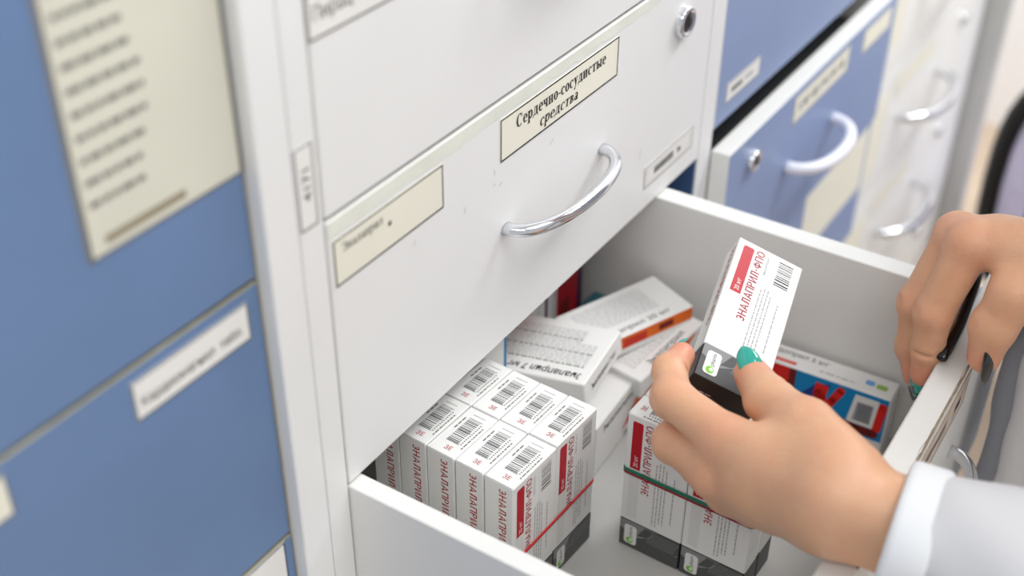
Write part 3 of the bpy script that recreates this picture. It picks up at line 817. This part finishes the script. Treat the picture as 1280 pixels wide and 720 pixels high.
# box with the red and blue pattern, on its long edge against the right drawer wall
def paintD(mb,L_,D_,H_):
    r = random.Random(8)
    p = top(mb,L_,D_,H_)
    p.text('Периндоприл 5 мг',0.012,0.0135,0.062,0.0058,M_INK)
    p.rect(0.010,0.0030,0.052,0.0068,mat('coral_print',(220,84,76),0.4))
    p.rrect(0.104,0.009,0.111,0.015,0.002,mat('sky_print',(110,170,226),0.4)); p.rrect(0.1125,0.008,0.121,0.014,0.002,mat('sage_print',(150,186,90),0.4))
    p.dashes(0.070,0.0055,0.098,0.0016,M_TXT,r)
    f = fr_(mb,L_,D_,H_); lo = 0.0125
    f.rect(0.001,lo,L_-0.001,H_-0.001,M_PBLUE,0.0001)
    f.rect(0.001,lo,0.054,H_-0.001,M_SRED,0.00018); f.rect(0.0490,lo,0.0545,H_-0.001,M_MAROON,0.00024)
    f.poly([(0.0545,lo),(0.0545,0.026),(0.070,H_-0.008),(0.082,H_-0.004),(0.072,lo)],M_NAVY,0.0002)
    def loop(pts, w, m, h):
        for (x0,y0),(x1,y1) in zip(pts,pts[1:]):
            f.poly(_bar(x0,y0,x1,y1,w),m,h); f.disc(x1,y1,w/2,m,h)
    loop([(0.0755,H_-0.006),(0.0745,0.038),(0.0775,0.028),(0.083,0.021),(0.090,0.0185)],0.0100,M_SRED,0.0003)
    loop([(0.0800,0.026),(0.0850,0.037),(0.0900,H_-0.0065)],0.0065,M_SRED,0.00034)
    loop([(0.0900,0.0190),(0.105,0.0185),(0.119,0.0185)],0.0080,M_MAROON,0.0003)
    loop([(0.1205,0.022),(0.1225,0.046)],0.0065,M_SRED,0.00036)
    f.poly([(0.0975,0.023),(0.1175,0.023),(0.1195,0.050),(0.1010,0.050)],M_CARDG,0.0005)
    f.poly([(0.1015,0.026),(0.1150,0.026),(0.1160,0.044),(0.1035,0.044)],mat('grey_code_block',(150,150,154),0.5),0.00056)
    for k in range(8): f.rect(0.1040,0.0270+0.0021*k,0.1145,0.0279+0.0021*k,M_GREY,0.0006)
    f.rect(0.080,0.002,0.100,0.007,M_GREEN)
carton('medicine_box','small dark teal box lying at the foot of the drawer wall behind the pile',(0.034,0.020,0.036),rot(0.3480,0.030,DF+0.0005,0,0,0),lambda mb,L_,D_,H_: None,mat('dark_teal_print',(52,98,108),0.4))
def matD():
    x = Vector((0.035,-1,0)).normalized(); z = Vector((0,0,1)); y = z.cross(x)
    m = Matrix((x,y,z)).transposed().to_4x4(); m.translation = Vector((0.3520,-0.0870,DF+0.0004)); return m
carton('medicine_box','box with red, blue and navy pattern standing by the right drawer wall',(0.127,0.0235,0.0545),matD(),paintD)

# ---------------------------------------------------------------- black strap on the front's inner edge
b = MB(); b.tube([(0.382,-0.246,0.030),(0.368,-0.2475,0.0150),(0.335,-0.250,0.0062),(0.308,-0.2505,0.0042),(0.296,-0.250,0.0040)],0.0034,M_BLACK,10,[0.006,0.006,0.005,0.004,0.002],(0,0,1))
tag(link('strap', b.mesh('strap')),'glossy black strap lying on the open drawer front under the right hand','strap')

# ---------------------------------------------------------------- person
def smin(a, b, k):
    h = np.maximum(k - np.abs(a-b), 0)/k
    return np.minimum(a,b) - h*h*k*0.25
def rcone(X, Y, Z, a, b, r1, r2):
    a = np.array(a, np.float32); b = np.array(b, np.float32); ba = b-a; l2 = float(ba@ba); rr = r1-r2
    a2 = l2 - rr*rr; il2 = 1.0/l2
    px, py, pz = X-a[0], Y-a[1], Z-a[2]
    y = px*ba[0]+py*ba[1]+pz*ba[2]; z = y-l2
    cx, cy, cz = px*l2-ba[0]*y, py*l2-ba[1]*y, pz*l2-ba[2]*y
    x2 = cx*cx+cy*cy+cz*cz; y2 = y*y*l2; z2 = z*z*l2
    k = np.sign(rr)*rr*rr*x2
    d = (np.sqrt(x2*a2*il2)+y*rr)*il2 - r1
    d = np.where(np.sign(z)*a2*z2 > k, np.sqrt(x2+z2)*il2 - r2, d)
    d = np.where(np.sign(y)*a2*y2 < k, np.sqrt(x2+y2)*il2 - r1, d)
    return d
class Field:
    def __init__(self, lo, hi, h):
        self.lo = np.array(lo, np.float32); self.h = h
        n = np.ceil((np.array(hi)-np.array(lo))/h).astype(int)+1; self.n = n
        self.ax = [self.lo[i] + h*np.arange(n[i], dtype=np.float32) for i in range(3)]
        self.F = np.full(n, 1.0, np.float32)
    def sl(self, a, b, r, pad):
        s = []
        for i in range(3):
            lo = min(a[i],b[i])-r-pad; hi = max(a[i],b[i])+r+pad
            i0 = max(0,int((lo-self.lo[i])/self.h)); i1 = min(self.n[i],int((hi-self.lo[i])/self.h)+2)
            s.append(slice(i0,max(i1,i0+1)))
        return tuple(s)
    def cone(self, a, b, r1, r2, k, F=None):
        F = self.F if F is None else F
        s = self.sl(a,b,max(r1,r2),max(0.02,k*1.5))
        X, Y, Z = np.meshgrid(self.ax[0][s[0]],self.ax[1][s[1]],self.ax[2][s[2]],indexing='ij')
        F[s] = smin(F[s], rcone(X,Y,Z,a,b,r1,r2), k)
    def cut(self, a, b, r1, r2, k):
        s = self.sl(a,b,max(r1,r2),0.006)
        X, Y, Z = np.meshgrid(self.ax[0][s[0]],self.ax[1][s[1]],self.ax[2][s[2]],indexing='ij')
        self.F[s] = -smin(-self.F[s], rcone(X,Y,Z,a,b,r1,r2), k)
    def chain(self, pts, rad, k_in, k_join):
        G = np.full(self.n, 1.0, np.float32)
        for i in range(len(pts)-1): self.cone(pts[i],pts[i+1],rad[i],rad[i+1],k_in,G)
        self.F = smin(self.F, G, k_join)
    def surface(self):
        F = self.F; nx, ny, nz = F.shape; S = F < 0
        cs = [(i,j,k) for i in (0,1) for j in (0,1) for k in (0,1)]
        cnt = sum(S[i:nx-1+i, j:ny-1+j, k:nz-1+k].astype(np.int8) for i,j,k in cs)
        act = np.argwhere((cnt > 0) & (cnt < 8))
        idx = -np.ones((nx-1,ny-1,nz-1), np.int64); idx[tuple(act.T)] = np.arange(len(act))
        acc = np.zeros((len(act),3)); num = np.zeros(len(act))
        for a in cs:
            for ax_ in range(3):
                if a[ax_]: continue
                b_ = list(a); b_[ax_] = 1
                fa = F[tuple((act+np.array(a)).T)]; fb = F[tuple((act+np.array(b_)).T)]
                mk = (fa < 0) != (fb < 0)
                t = np.where(mk, fa/np.where(mk, fa-fb, 1), 0)
                p = np.array(a, float)[None] + np.zeros((len(act),3)); p[:,ax_] += t
                acc[mk] += p[mk]; num[mk] += 1
        V = self.lo + self.h*(act + acc/num[:,None])
        Q = []
        for ax_ in range(3):
            u, w = (ax_+1)%3, (ax_+2)%3
            A = S; B = np.roll(S,-1,ax_)
            sl = [slice(1,-1)]*3; sl[ax_] = slice(0,-1)
            e = np.argwhere((A != B)[tuple(sl)]); off = np.array([1,1,1]); off[ax_] = 0; e = e+off
            ins = A[tuple(e.T)]
            def cell(du,dw):
                c = e.copy(); c[:,u] -= du; c[:,w] -= dw; return idx[tuple(c.T)]
            q = np.stack([cell(1,1),cell(0,1),cell(0,0),cell(1,0)],1)
            q[~ins] = q[~ins][:,::-1]; Q.append(q)
        Q = np.concatenate(Q); Q = Q[(Q >= 0).all(1)]
        return V, Q
def soften(V, Q, it):
    for _ in range(it):
        acc = np.zeros_like(V); c = np.zeros(len(V))
        for i in range(4):
            a, b_ = Q[:,i], Q[:,(i+1)%4]
            np.add.at(acc,a,V[b_]); np.add.at(acc,b_,V[a]); np.add.at(c,a,1); np.add.at(c,b_,1)
        V = V*0.5 + 0.5*acc/c[:,None]
    return V

# --- left hand (holds the box)
LH = dict(
 wrist=(0.1055, -0.2454, 0.0302), cuff=(0.1020, -0.2788, 0.0353), elbow=(0.1275, -0.4453, 0.0227),
 i=[(0.1187, -0.1771, 0.0320),(0.1352, -0.1354, 0.0314),(0.1569, -0.1224, 0.0308),(0.1752, -0.1213, 0.0310)],
 m=[(0.1149, -0.1741, 0.0089),(0.1311, -0.1411, 0.0030),(0.1622, -0.1332, -0.0041),(0.1820, -0.1359, -0.0067)],
 r=[(0.1247, -0.1811, -0.0091),(0.1431, -0.1531, -0.0177),(0.1555,-0.1480,-0.0170),(0.1590,-0.1490,-0.0085)],
 p=[(0.1353, -0.1944, -0.0237),(0.1467, -0.1715, -0.0309),(0.1540,-0.1680,-0.0270),(0.1585,-0.1660,-0.0190)],
 t=[(0.1125, -0.2446, 0.0462),(0.1344, -0.2157, 0.0492),(0.1527, -0.1874, 0.0407),(0.1738, -0.1671, 0.0379)])
# --- right hand (grips the drawer front)
RH = dict(
 wrist=(0.3361, -0.3104, 0.0800), elbow=(0.640,-0.480,0.120),
 i=[(0.3200, -0.2461, 0.0785),(0.3076, -0.2367, 0.0290),(0.3058, -0.2387, 0.0010),(0.3024, -0.2398, -0.0178)],
 m=[(0.3359, -0.2342, 0.0718),(0.3219, -0.2224, 0.0224),(0.3196, -0.2258, -0.0108),(0.3145, -0.2339, -0.0300)],
 r=[(0.3553, -0.2334, 0.0610),(0.3455, -0.2197, 0.0110),(0.3429, -0.2258, -0.0210),(0.3415, -0.2339, -0.0427)],
 p=[(0.3760, -0.2390, 0.0468),(0.3698, -0.2275, 0.0064),(0.3680, -0.2324, -0.0202),(0.3662, -0.2388, -0.0376)],
 t=[(0.3111, -0.3044, 0.0685),(0.3011, -0.2809, 0.0641),(0.2955, -0.2751, 0.0409),(0.2945, -0.2747, 0.0174)])
FR = dict(i=(0.0138,0.0119,0.0100,0.0082), m=(0.0138,0.0122,0.0102,0.0084), r=(0.0130,0.0116,0.0096,0.0078), p=(0.0115,0.0100,0.0085,0.0070), t=(0.0160,0.0145,0.0136,0.0104))
def hand(Hd, web, armr=0.0265, h=0.0010):
    P = [np.array(v) for v in ([Hd['wrist']] + sum([Hd[k] for k in 'imrpt'],[]))]
    lo = np.min(P,0)-0.03; hi = np.max(P,0)+0.03
    w = np.array(Hd['wrist']); e = np.array(Hd['elbow']); d = (e-w)/np.linalg.norm(e-w)
    end = w + d*0.075
    lo = np.minimum(lo,end-0.035); hi = np.maximum(hi,end+0.035)
    f = Field(lo,hi,h)
    mcp = {k: np.array(Hd[k][0]) for k in 'imrp'}
    side = mcp['p']-mcp['i']; side /= np.linalg.norm(side)
    side = side - d*(side@d); side /= np.linalg.norm(side)
    # forearm as two parallel cones (flat oval), then wrist to every knuckle
    for s in (-1,1):
        f.cone(w+side*s*0.0105, end+side*s*0.011, 0.0200, armr*0.88, 0.012)
    ws = {'i':-0.0115,'m':-0.003,'r':0.005,'p':0.012}
    for k in 'imrp':
        f.cone(w+side*ws[k], mcp[k], 0.0170, 0.0132 if k!='p' else 0.0112, 0.016)
    for a,c in (('i','m'),('m','r'),('r','p')):
        f.cone(mcp[a], mcp[c], 0.0100, 0.0098, 0.010)
        f.cone((mcp[a]*2+w)/3, (mcp[c]*2+w)/3, 0.0118, 0.0118, 0.012)
    # thumb base
    t = [np.array(q) for q in Hd['t']]
    f.cone(w+side*-0.008, t[0], 0.0165, 0.0160, 0.016)
    f.cone(t[0], t[1], 0.0170, 0.0146, 0.014)
    if web: f.cone(t[1]*0.55+t[0]*0.45, mcp['i']*0.7+w*0.3, 0.0110, 0.0120, 0.018)
    else: f.cone(t[0], mcp['i']*0.55+w*0.45, 0.0090, 0.0100, 0.014)
    f.chain(t[1:], FR['t'][1:], 0.006, 0.007)
    for k in 'imrp':
        c = [np.array(q) for q in Hd[k]]
        f.chain(c, FR[k], 0.005, 0.0045)
        # knuckle on the back of the bent joint
        for j in (1,2):
            o = c[j]*2-c[j-1]-c[j+1]; n_ = np.linalg.norm(o)
            if n_ > 1e-5:
                f.cone(c[j]+o/n_*0.0016, c[j]+o/n_*0.0018, FR[k][j]*0.93, FR[k][j]*0.93, 0.004)
    for k in 'imrpt':
        c = [np.array(q) for q in Hd[k]]
        for j in ((1,2) if k != 't' else (2,)):
            ax_ = c[j+1]-c[j-1]; ax_ /= np.linalg.norm(ax_); rj = FR[k][j]
            o = c[j]*2-c[j-1]-c[j+1]; o = o-ax_*(o@ax_); o /= max(np.linalg.norm(o),1e-6); s_ = np.cross(ax_,o)
            for sh in (-0.0022,0.0,0.0022):      # skin folds over the joint
                p_ = c[j]+ax_*sh+o*(rj+0.0016)
                f.cut(p_-s_*rj*0.55,p_+s_*rj*0.55,0.0009,0.0009,0.0012)
            p_ = c[j]-o*(rj*1.01)                  # flexion crease
            f.cut(p_-s_*rj*0.8,p_+s_*rj*0.8,0.0012,0.0012,0.002)
    return f.surface()
def blush(V, Hd):
    b_ = np.zeros(len(V))
    for k in 'imrpt':
        for j,(q,s,r_) in enumerate(zip(Hd[k],(0.55,0.45,0.2,0.75),(0.013,0.011,0.009,0.013))):
            b_ = np.maximum(b_, s*np.exp(-((V-np.array(q))**2).sum(1)/(2*(r_*0.8)**2)))
    return b_

PX_, PY_ = 0.545, -0.425
person = thing('person','person in a white lab coat reaching into the open drawer with both hands','person',(PX_,PY_,FLOOR_Z))
Vl, Ql = hand(LH, True); Vl = soften(Vl,Ql,2)
Vr, Qr = hand(RH, False); Vr = soften(Vr,Qr,2)
SHL = (0.395,-0.455,0.36); SHR = (0.700,-0.455,0.36)
EL = LH['elbow']; ER = RH['elbow']
HC = np.array((PX_-0.03,PY_+0.12,0.605))
def body_core():
    f = Field((0.10,-0.64,-0.97),(0.90,-0.14,0.86),0.011)
    def ovl(z0,z1,w0,w1,d0,d1):
        for s in (-1,0,1): f.cone((PX_+s*w0,PY_,z0),(PX_+s*w1,PY_,z1),d0,d1,0.03)
    ovl(-0.10,0.10,0.065,0.055,0.105,0.095); ovl(0.10,0.34,0.055,0.085,0.095,0.09)
    f.cone((SHL[0],SHL[1],0.37),(SHR[0],SHR[1],0.37),0.06,0.06,0.04)
    f.cone((PX_,PY_,0.38),(PX_-0.01,PY_+0.06,0.50),0.058,0.052,0.03)
    hc = HC
    f.cone(hc+(0,0,0.02),hc+(0,-0.02,0.035),0.085,0.088,0.02); f.cone(hc+(0,0.025,-0.01),hc+(0,0.035,-0.075),0.07,0.042,0.03)
    f.cone(hc+(0,0.095,0.005),hc+(0,0.112,-0.03),0.010,0.014,0.012)
    for s in (-1,1):
        f.cone(hc+(s*0.082,-0.005,0.0),hc+(s*0.084,-0.005,-0.03),0.018,0.012,0.008)
        f.cone((PX_+s*0.085,PY_,-0.12),(PX_+s*0.085,PY_+0.01,-0.50),0.085,0.055,0.03)
        f.cone((PX_+s*0.085,PY_+0.01,-0.50),(PX_+s*0.085,PY_,-0.89),0.052,0.036,0.02)
        f.cone((PX_+s*0.085,PY_-0.01,-0.915),(PX_+s*0.09,PY_+0.12,-0.925),0.034,0.024,0.02)
    for sh,el,hd in ((SHL,EL,LH),(SHR,ER,RH)):
        w = np.array(hd['wrist']); e0 = np.array(hd['elbow']); d = (e0-w)/np.linalg.norm(e0-w)
        f.cone(sh,el,0.048,0.040,0.03); f.cone(el,w+d*0.055,0.040,0.026,0.02)
    return f.surface()
Vb, Qb = body_core()
allV = np.concatenate([Vl,Vr,Vb]); allQ = np.concatenate([Ql,Qr+len(Vl),Qb+len(Vl)+len(Vr)])
me = bpy.data.meshes.new('body'); me.from_pydata(allV.tolist(),[],allQ.tolist()); me.materials.append(M_SKIN)
me.polygons.foreach_set('use_smooth',[True]*len(me.polygons))
at = me.attributes.new('blush','FLOAT','POINT')
at.data.foreach_set('value',np.concatenate([blush(Vl,LH),blush(Vr,RH),np.zeros(len(Vb))]).astype(np.float32))
me.update()
OFF = -Vector(person.location)
body = link('body', me, person, OFF)

def nail(name, base, tip, normal, width, m, parent, label=None, lift=0.0006, arch=0.35):
    """almond nail plate from base to tip, curved across"""
    base = np.array(base); tip = np.array(tip); L_ = np.linalg.norm(tip-base); d = (tip-base)/L_
    n = np.array(normal, float); n = n - d*(n@d); n /= np.linalg.norm(n); s = np.cross(d,n)
    nu, nv = 8, 12; Vt = []; Vbm = []
    for j in range(nv+1):
        t = j/nv
        hw = width/2*(math.sin(math.pi*min(1,0.30+t*0.35))**0.8 if t < 0.5 else max(0.04,(1-((t-0.5)/0.5)**2.2))**0.62*0.985)
        if t < 0.12: hw *= 0.72+0.28*math.sqrt(t/0.12)
        for i in range(nu+1):
            u = -1+2*i/nu; q = base + d*L_*t + s*hw*u + n*(lift - arch*hw*u*u*0.9 + 0.0012*math.sin(math.pi*t))
            Vt.append(q); Vbm.append(q-n*0.0007)
    k = nu+1; N_ = len(Vt); F = []
    for j in range(nv):
        for i in range(nu):
            a = j*k+i; F.append((a,a+1,a+k+1,a+k)); F.append((N_+a,N_+a+k,N_+a+k+1,N_+a+1))
    rim = [j for j in range(k)] + [j*k+nu for j in range(1,nv+1)] + [nv*k+i for i in range(nu-1,-1,-1)] + [j*k for j in range(nv-1,0,-1)]
    for a,c in zip(rim,rim[1:]+rim[:1]): F.append((c,a,N_+a,N_+c))
    mb = MB(); mb.add(Vt+Vbm,F,m,True)
    o = sub(name, mb, parent)
    if label: o['label'] = label
    return o
CAMP = np.array((-0.3925, -0.3581, 0.5073))
def toward(p, lateral=(0,0,0)):
    v = CAMP-np.array(p); return v/np.linalg.norm(v) + np.array(lateral)
R_ = np.array((0.54,-0.84,0.01)); D_ = np.array((-0.48,-0.32,-0.82))   # rightwards and downwards as the photographer stands
nail('fingernail',(0.1655, -0.1729, 0.0444),(0.1779, -0.1579, 0.0516),toward(LH['t'][3])+0.15*R_-0.1*D_,0.0140,M_TEAL,body,'teal thumb nail')
nail('fingernail',(0.1802, -0.1150, 0.0313),(0.1905, -0.1170, 0.0318),-0.2*toward(LH['i'][3])-0.9*D_+(-0.5)*R_,0.0095,M_TEAL,body,'teal nail')
nail('fingernail',(0.2977, -0.2360, -0.0101),(0.2988, -0.2409, -0.0368),toward(RH['i'][3])-0.8*R_+0.1*D_,0.0120,M_TEALP,body,'teal nail with black pattern')
nail('fingernail',(0.3158, -0.2301, -0.0326),(0.3186, -0.2350, -0.0536),toward(RH['m'][3])*0.4-0.9*R_,0.0100,M_BLACKN,body,'dark nail')
nail('fingernail',(0.2865, -0.2789, 0.0308),(0.2842, -0.2813, 0.0053),toward(RH['t'][3])*0.9+0.75*R_,0.0115,M_BLACKN,body,'black thumb nail')

# --- lab coat: torso, sleeves, cuffs
def loft(rings, m, closed_end=False, thick=0.0):
    mb = MB(); n = len(rings[0]); V = [p for r_ in rings for p in r_]
    F = [(i*n+j, i*n+(j+1)%n, (i+1)*n+(j+1)%n, (i+1)*n+j) for i in range(len(rings)-1) for j in range(n)]
    mb.add(V,F,m,True); return mb
M_CUFF = mat('bright_white_cotton', (228, 229, 231), 0.85, vary=0.02, scale=10, bump=0.2, bscale=900)
def sleeve_rings(path, radii, seed, n=40, amp=0.002, flat=0.86, up=(0,0,1)):
    r_ = random.Random(seed); P = [np.array(p,float) for p in path]
    out = []; K = len(P)
    ph = [r_.uniform(0,6.28) for _ in range(6)]
    for i in range(K):
        t = P[min(i+1,K-1)]-P[max(i-1,0)]; t /= np.linalg.norm(t)
        a = np.cross(t,up); a /= np.linalg.norm(a); b_ = np.cross(a,t); ring = []
        for j in range(n):
            th = 2*math.pi*j/n
            wv = amp*(math.sin(2*th+ph[0]+i*0.35)+0.7*math.sin(3*th+ph[1]-i*0.5)+0.5*math.sin(5*th+ph[2]+i*0.8))
            ring.append(P[i]+a*math.cos(th)*(radii[i]*1.0+wv)+b_*math.sin(th)*(radii[i]*flat+wv))
        out.append(ring)
    return out
def bez(pts, n):
    P = [np.array(p,float) for p in pts]; out = []
    for i in range(n+1):
        t = i/n*(len(P)-1); k = min(int(t),len(P)-2); u = t-k
        p0 = P[max(k-1,0)]; p1 = P[k]; p2 = P[k+1]; p3 = P[min(k+2,len(P)-1)]
        out.append(0.5*((2*p1)+(-p0+p2)*u+(2*p0-5*p1+4*p2-p3)*u*u+(-p0+3*p1-3*p2+p3)*u**3))
    return out
lc0 = np.array((0.1034, -0.2776, 0.0346)); ldir = np.array(LH['elbow'])-np.array(LH['wrist']); ldir /= np.linalg.norm(ldir)
rw = np.array(RH['wrist']); rdir = np.array(ER)-rw; rdir /= np.linalg.norm(rdir)
def sleeve(start, d, el, sh, seed, r0_):
    path = bez([start+d*0.018,(start+d*0.09),np.array(el),(np.array(el)*0.5+np.array(sh)*0.5)+np.array((0,-0.01,0)),np.array(sh)+np.array((0,0,0.005)),np.array((sh[0]*0.45+PX_*0.55,sh[1]+0.02,0.415))],48)
    rad = np.interp(np.linspace(0,1,49),[0,0.2,0.4,0.6,0.8,1],[r0_+0.0008,r0_*1.30,0.060,0.066,0.076,0.050])
    return loft(sleeve_rings(path,rad,seed,amp=0.0016),M_COAT)
def cuff_mb(start, d, r0_):
    out_ = []; pr = [(-0.0005,-0.0016),(0.0005,0.0012),(0.004,0.0020),(0.012,0.0020),(0.019,0.0020),(0.0205,0.0014),(0.0215,0.0002)]
    path = [start+d*(x) for x,_ in pr]; rad = [r0_+e for _,e in pr]
    rings = sleeve_rings(path,rad,3,amp=0.0005)
    inner = sleeve_rings([start+d*x for x in (0.020,0.012,0.0)],[r0_-0.0012]*3,3,amp=0.0005)
    return loft(inner+rings,M_CUFF)
cz = []
rings = []; n = 72
for z,wd,dp in ((0.475,0.062,0.060),(0.465,0.068,0.066),(0.44,0.080,0.076),(0.415,0.140,0.092),(0.34,0.180,0.118),(0.20,0.178,0.126),(0.08,0.178,0.132),(0.0,0.179,0.136),(-0.10,0.182,0.138),(-0.22,0.188,0.138),(-0.35,0.196,0.138),(-0.45,0.204,0.140)):
    ring = []
    for j in range(n):
        th = 2*math.pi*j/n; c, s = math.cos(th), math.sin(th); e = 0.36
        q = 1+0.012*math.sin(7*th+z*9)+0.008*math.sin(11*th-z*14)
        ring.append(np.array((PX_+wd*q*math.copysign(abs(c)**e,c), PY_+dp*q*math.copysign(abs(s)**e,s), z)))
    rings.append(ring)
mb = loft(rings,M_COAT); coat = link('lab_coat', mb.mesh('lab_coat'), person, OFF); coat['label'] = 'white lab coat'
sub('sleeve', sleeve(lc0,ldir,EL,SHL,5,0.0365), coat); sub('cuff', cuff_mb(lc0,ldir,0.0365), coat, 'white turned cuff')
sub('sleeve', sleeve(rw+rdir*0.03,rdir,ER,SHR,6,0.0365), coat); sub('cuff', cuff_mb(rw+rdir*0.03,rdir,0.0365), coat)
# front edge of the coat hanging beside the drawer
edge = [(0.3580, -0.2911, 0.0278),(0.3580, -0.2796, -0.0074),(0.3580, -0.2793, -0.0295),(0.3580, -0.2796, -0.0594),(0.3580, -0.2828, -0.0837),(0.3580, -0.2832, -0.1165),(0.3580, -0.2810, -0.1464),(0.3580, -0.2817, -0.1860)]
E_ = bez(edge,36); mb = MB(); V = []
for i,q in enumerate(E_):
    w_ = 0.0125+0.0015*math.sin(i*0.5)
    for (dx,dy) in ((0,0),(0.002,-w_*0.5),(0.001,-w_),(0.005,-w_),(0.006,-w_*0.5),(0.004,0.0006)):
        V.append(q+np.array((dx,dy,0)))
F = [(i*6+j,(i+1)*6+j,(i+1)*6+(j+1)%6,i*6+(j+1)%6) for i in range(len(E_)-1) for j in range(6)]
mb2 = MB(); V2 = []
for i,q in enumerate(E_):
    w_ = 0.0125+0.0015*math.sin(i*0.5)
    for (dx,dy) in ((0.0015,-w_*0.9),(0.0035,-w_-0.012),(0.006,-0.05),(0.010,-0.10),(0.013,-0.10),(0.009,-0.05),(0.0065,-w_-0.012),(0.0045,-w_*0.9)):
        V2.append(q+np.array((dx,dy,0)))
mb2.add(V2,[(i*8+j,(i+1)*8+j,(i+1)*8+(j+1)%8,i*8+(j+1)%8) for i in range(len(E_)-1) for j in range(8)],M_COAT,True); sub('coat_front', mb2, coat)
mb.add(V,F,M_COATSHADE,True); sub('placket', mb, coat, 'front edge of the coat with its shade painted grey')  # strip darkened by colour where the white coat turns from the light
mb = MB()
for s in (-1,1):
    mb2 = MB(); mb2.tube([(PX_+s*0.087,PY_,-0.08),(PX_+s*0.087,PY_,-0.5),(PX_+s*0.087,PY_-0.005,-0.90)],[0.098,0.075,0.062],M_TROUSER,20)
    o = link('trouser_leg', mb2.mesh('trouser_leg'), person, OFF)
    mb2 = MB(); mb2.tube([(PX_+s*0.088,PY_-0.06,-0.915),(PX_+s*0.088,PY_-0.02,-0.908),(PX_+s*0.089,PY_+0.07,-0.913),(PX_+s*0.091,PY_+0.155,-0.924),(PX_+s*0.091,PY_+0.165,-0.928)],[0.030,0.046,0.047,0.036,0.015],M_SHOE,16,[0.028,0.042,0.037,0.026,0.012])
    link('shoe', mb2.mesh('shoe'), person, OFF)
hc = HC; f = Field(hc+(-0.14,-0.18,-0.19),hc+(0.14,0.13,0.17),0.007); f.cone(hc+(0,-0.012,0.042),hc+(0,-0.04,0.02),0.088,0.088,0.02); f.cone(hc+(0,-0.05,0.0),hc+(0,-0.075,-0.14),0.07,0.04,0.03)
Vh, Qh = f.surface(); mb = MB(); mb.add(Vh.tolist(),Qh.tolist(),M_HAIR,True); link('hair', mb.mesh('hair'), person, OFF)
for s in (-1,1):
    mb = MB(); mb.lathe(hc+np.array((s*0.032,0.083,0.005)),(0,1,0),[(0,0.011),(0.004,0.0105),(0.008,0.007),(0.0095,0.0)],mat('eye_white',(235,232,228),0.2),16)
    mb.lathe(hc+np.array((s*0.032,0.0905,0.005)),(0,1,0),[(0,0.0055),(0.0026,0.004),(0.003,0.0)],mat('brown_iris',(60,40,28),0.1),12); link('eye', mb.mesh('eye'), person, OFF)
mb = MB(); mb.tube([hc+np.array((x,0.098-6*x*x,-0.058+2*x*x)) for x in np.linspace(-0.024,0.024,9)],[0.001,0.0035,0.0045,0.005,0.0045,0.005,0.0045,0.0035,0.001],mat('lips',(190,100,96),0.4),10); link('mouth', mb.mesh('mouth'), person, OFF)

# ---------------------------------------------------------------- lilac chair beyond the cabinets
CH = Vector((1.31,-0.285,FLOOR_Z))
ch = thing('office_chair','lilac chair with a dark curved rim beyond the cabinets at the right edge','chair',CH,None,(0,0,math.pi/2))
def ellipse_plate(c, rx, rz, th, m, e=0.7, n=36):
    mb = MB(); c = np.array(c); rings = []
    for (k,y) in ((0.02,-th/2),(0.8,-th/2),(0.96,-th*0.35),(1.0,0),(0.96,th*0.35),(0.8,th/2),(0.02,th/2)):
        rings.append([c+np.array((rx*k*math.copysign(abs(math.cos(t))**e,math.cos(t)),y,rz*k*math.copysign(abs(math.sin(t))**e,math.sin(t)))) for t in [2*math.pi*j/n for j in range(n)]])
    return loft(rings,m)
bk = link('backrest', ellipse_plate((0,0,0),0.175,0.195,0.06,M_LILAC).mesh('backrest'), ch, (0,0,0.545))
mb = MB(); mb.tube([(0.188*math.copysign(abs(math.cos(t))**0.7,math.cos(t)),0.0,0.208*math.copysign(abs(math.sin(t))**0.7,math.sin(t))) for t in [2*math.pi*j/48 for j in range(48)]],0.014,M_BLACK,10,closed=True,up=(0,1,0)); sub('rim', mb, bk, 'dark curved rim')
mb = MB()
for x in (-0.07,0.03,0.118): mb.box((x-0.010,0.0300,-0.13),(x+0.010,0.0315,0.13),M_VIOLET)
sub('stripe', mb, bk)
mb = ellipse_plate((0,0,0),0.22,0.21,0.06,M_LILAC); o = link('seat', mb.mesh('seat'), ch, (0,-0.24,0.36)); o.rotation_euler = (math.pi/2,0,0)
mb = MB(); mb.tube([(0,-0.02,0.315),(0,0.044,0.34),(0,0.044,0.55)],0.014,M_BLACK,10,up=(1,0,0)); mb.tube([(0,-0.02,0.315),(0,-0.24,0.315)],0.014,M_BLACK,10,up=(1,0,0)); link('back_support', mb.mesh('back_support'), ch)
mb = MB(); mb.tube([(0,-0.24,0.06),(0,-0.24,0.332)],0.022,M_BLACK,12,up=(1,0,0)); link('column', mb.mesh('column'), ch)
for k in range(5):
    a = 2*math.pi*k/5+0.80; mb = MB(); mb.tube([(0,-0.24,0.085),(0.105*math.cos(a),-0.24+0.105*math.sin(a),0.055)],[0.020,0.012],M_BLACK,10)
    lg = link('leg', mb.mesh('leg'), ch)
    mb = MB(); mb.lathe((0.105*math.cos(a)-0.012*math.sin(a),-0.24+0.105*math.sin(a)+0.012*math.cos(a),0.026),(math.sin(a),-math.cos(a),0),[(0,0.0),(0,0.024),(0.003,0.026),(0.021,0.026),(0.024,0.024),(0.024,0.0)],M_BLACK,16); sub('caster', mb, lg)
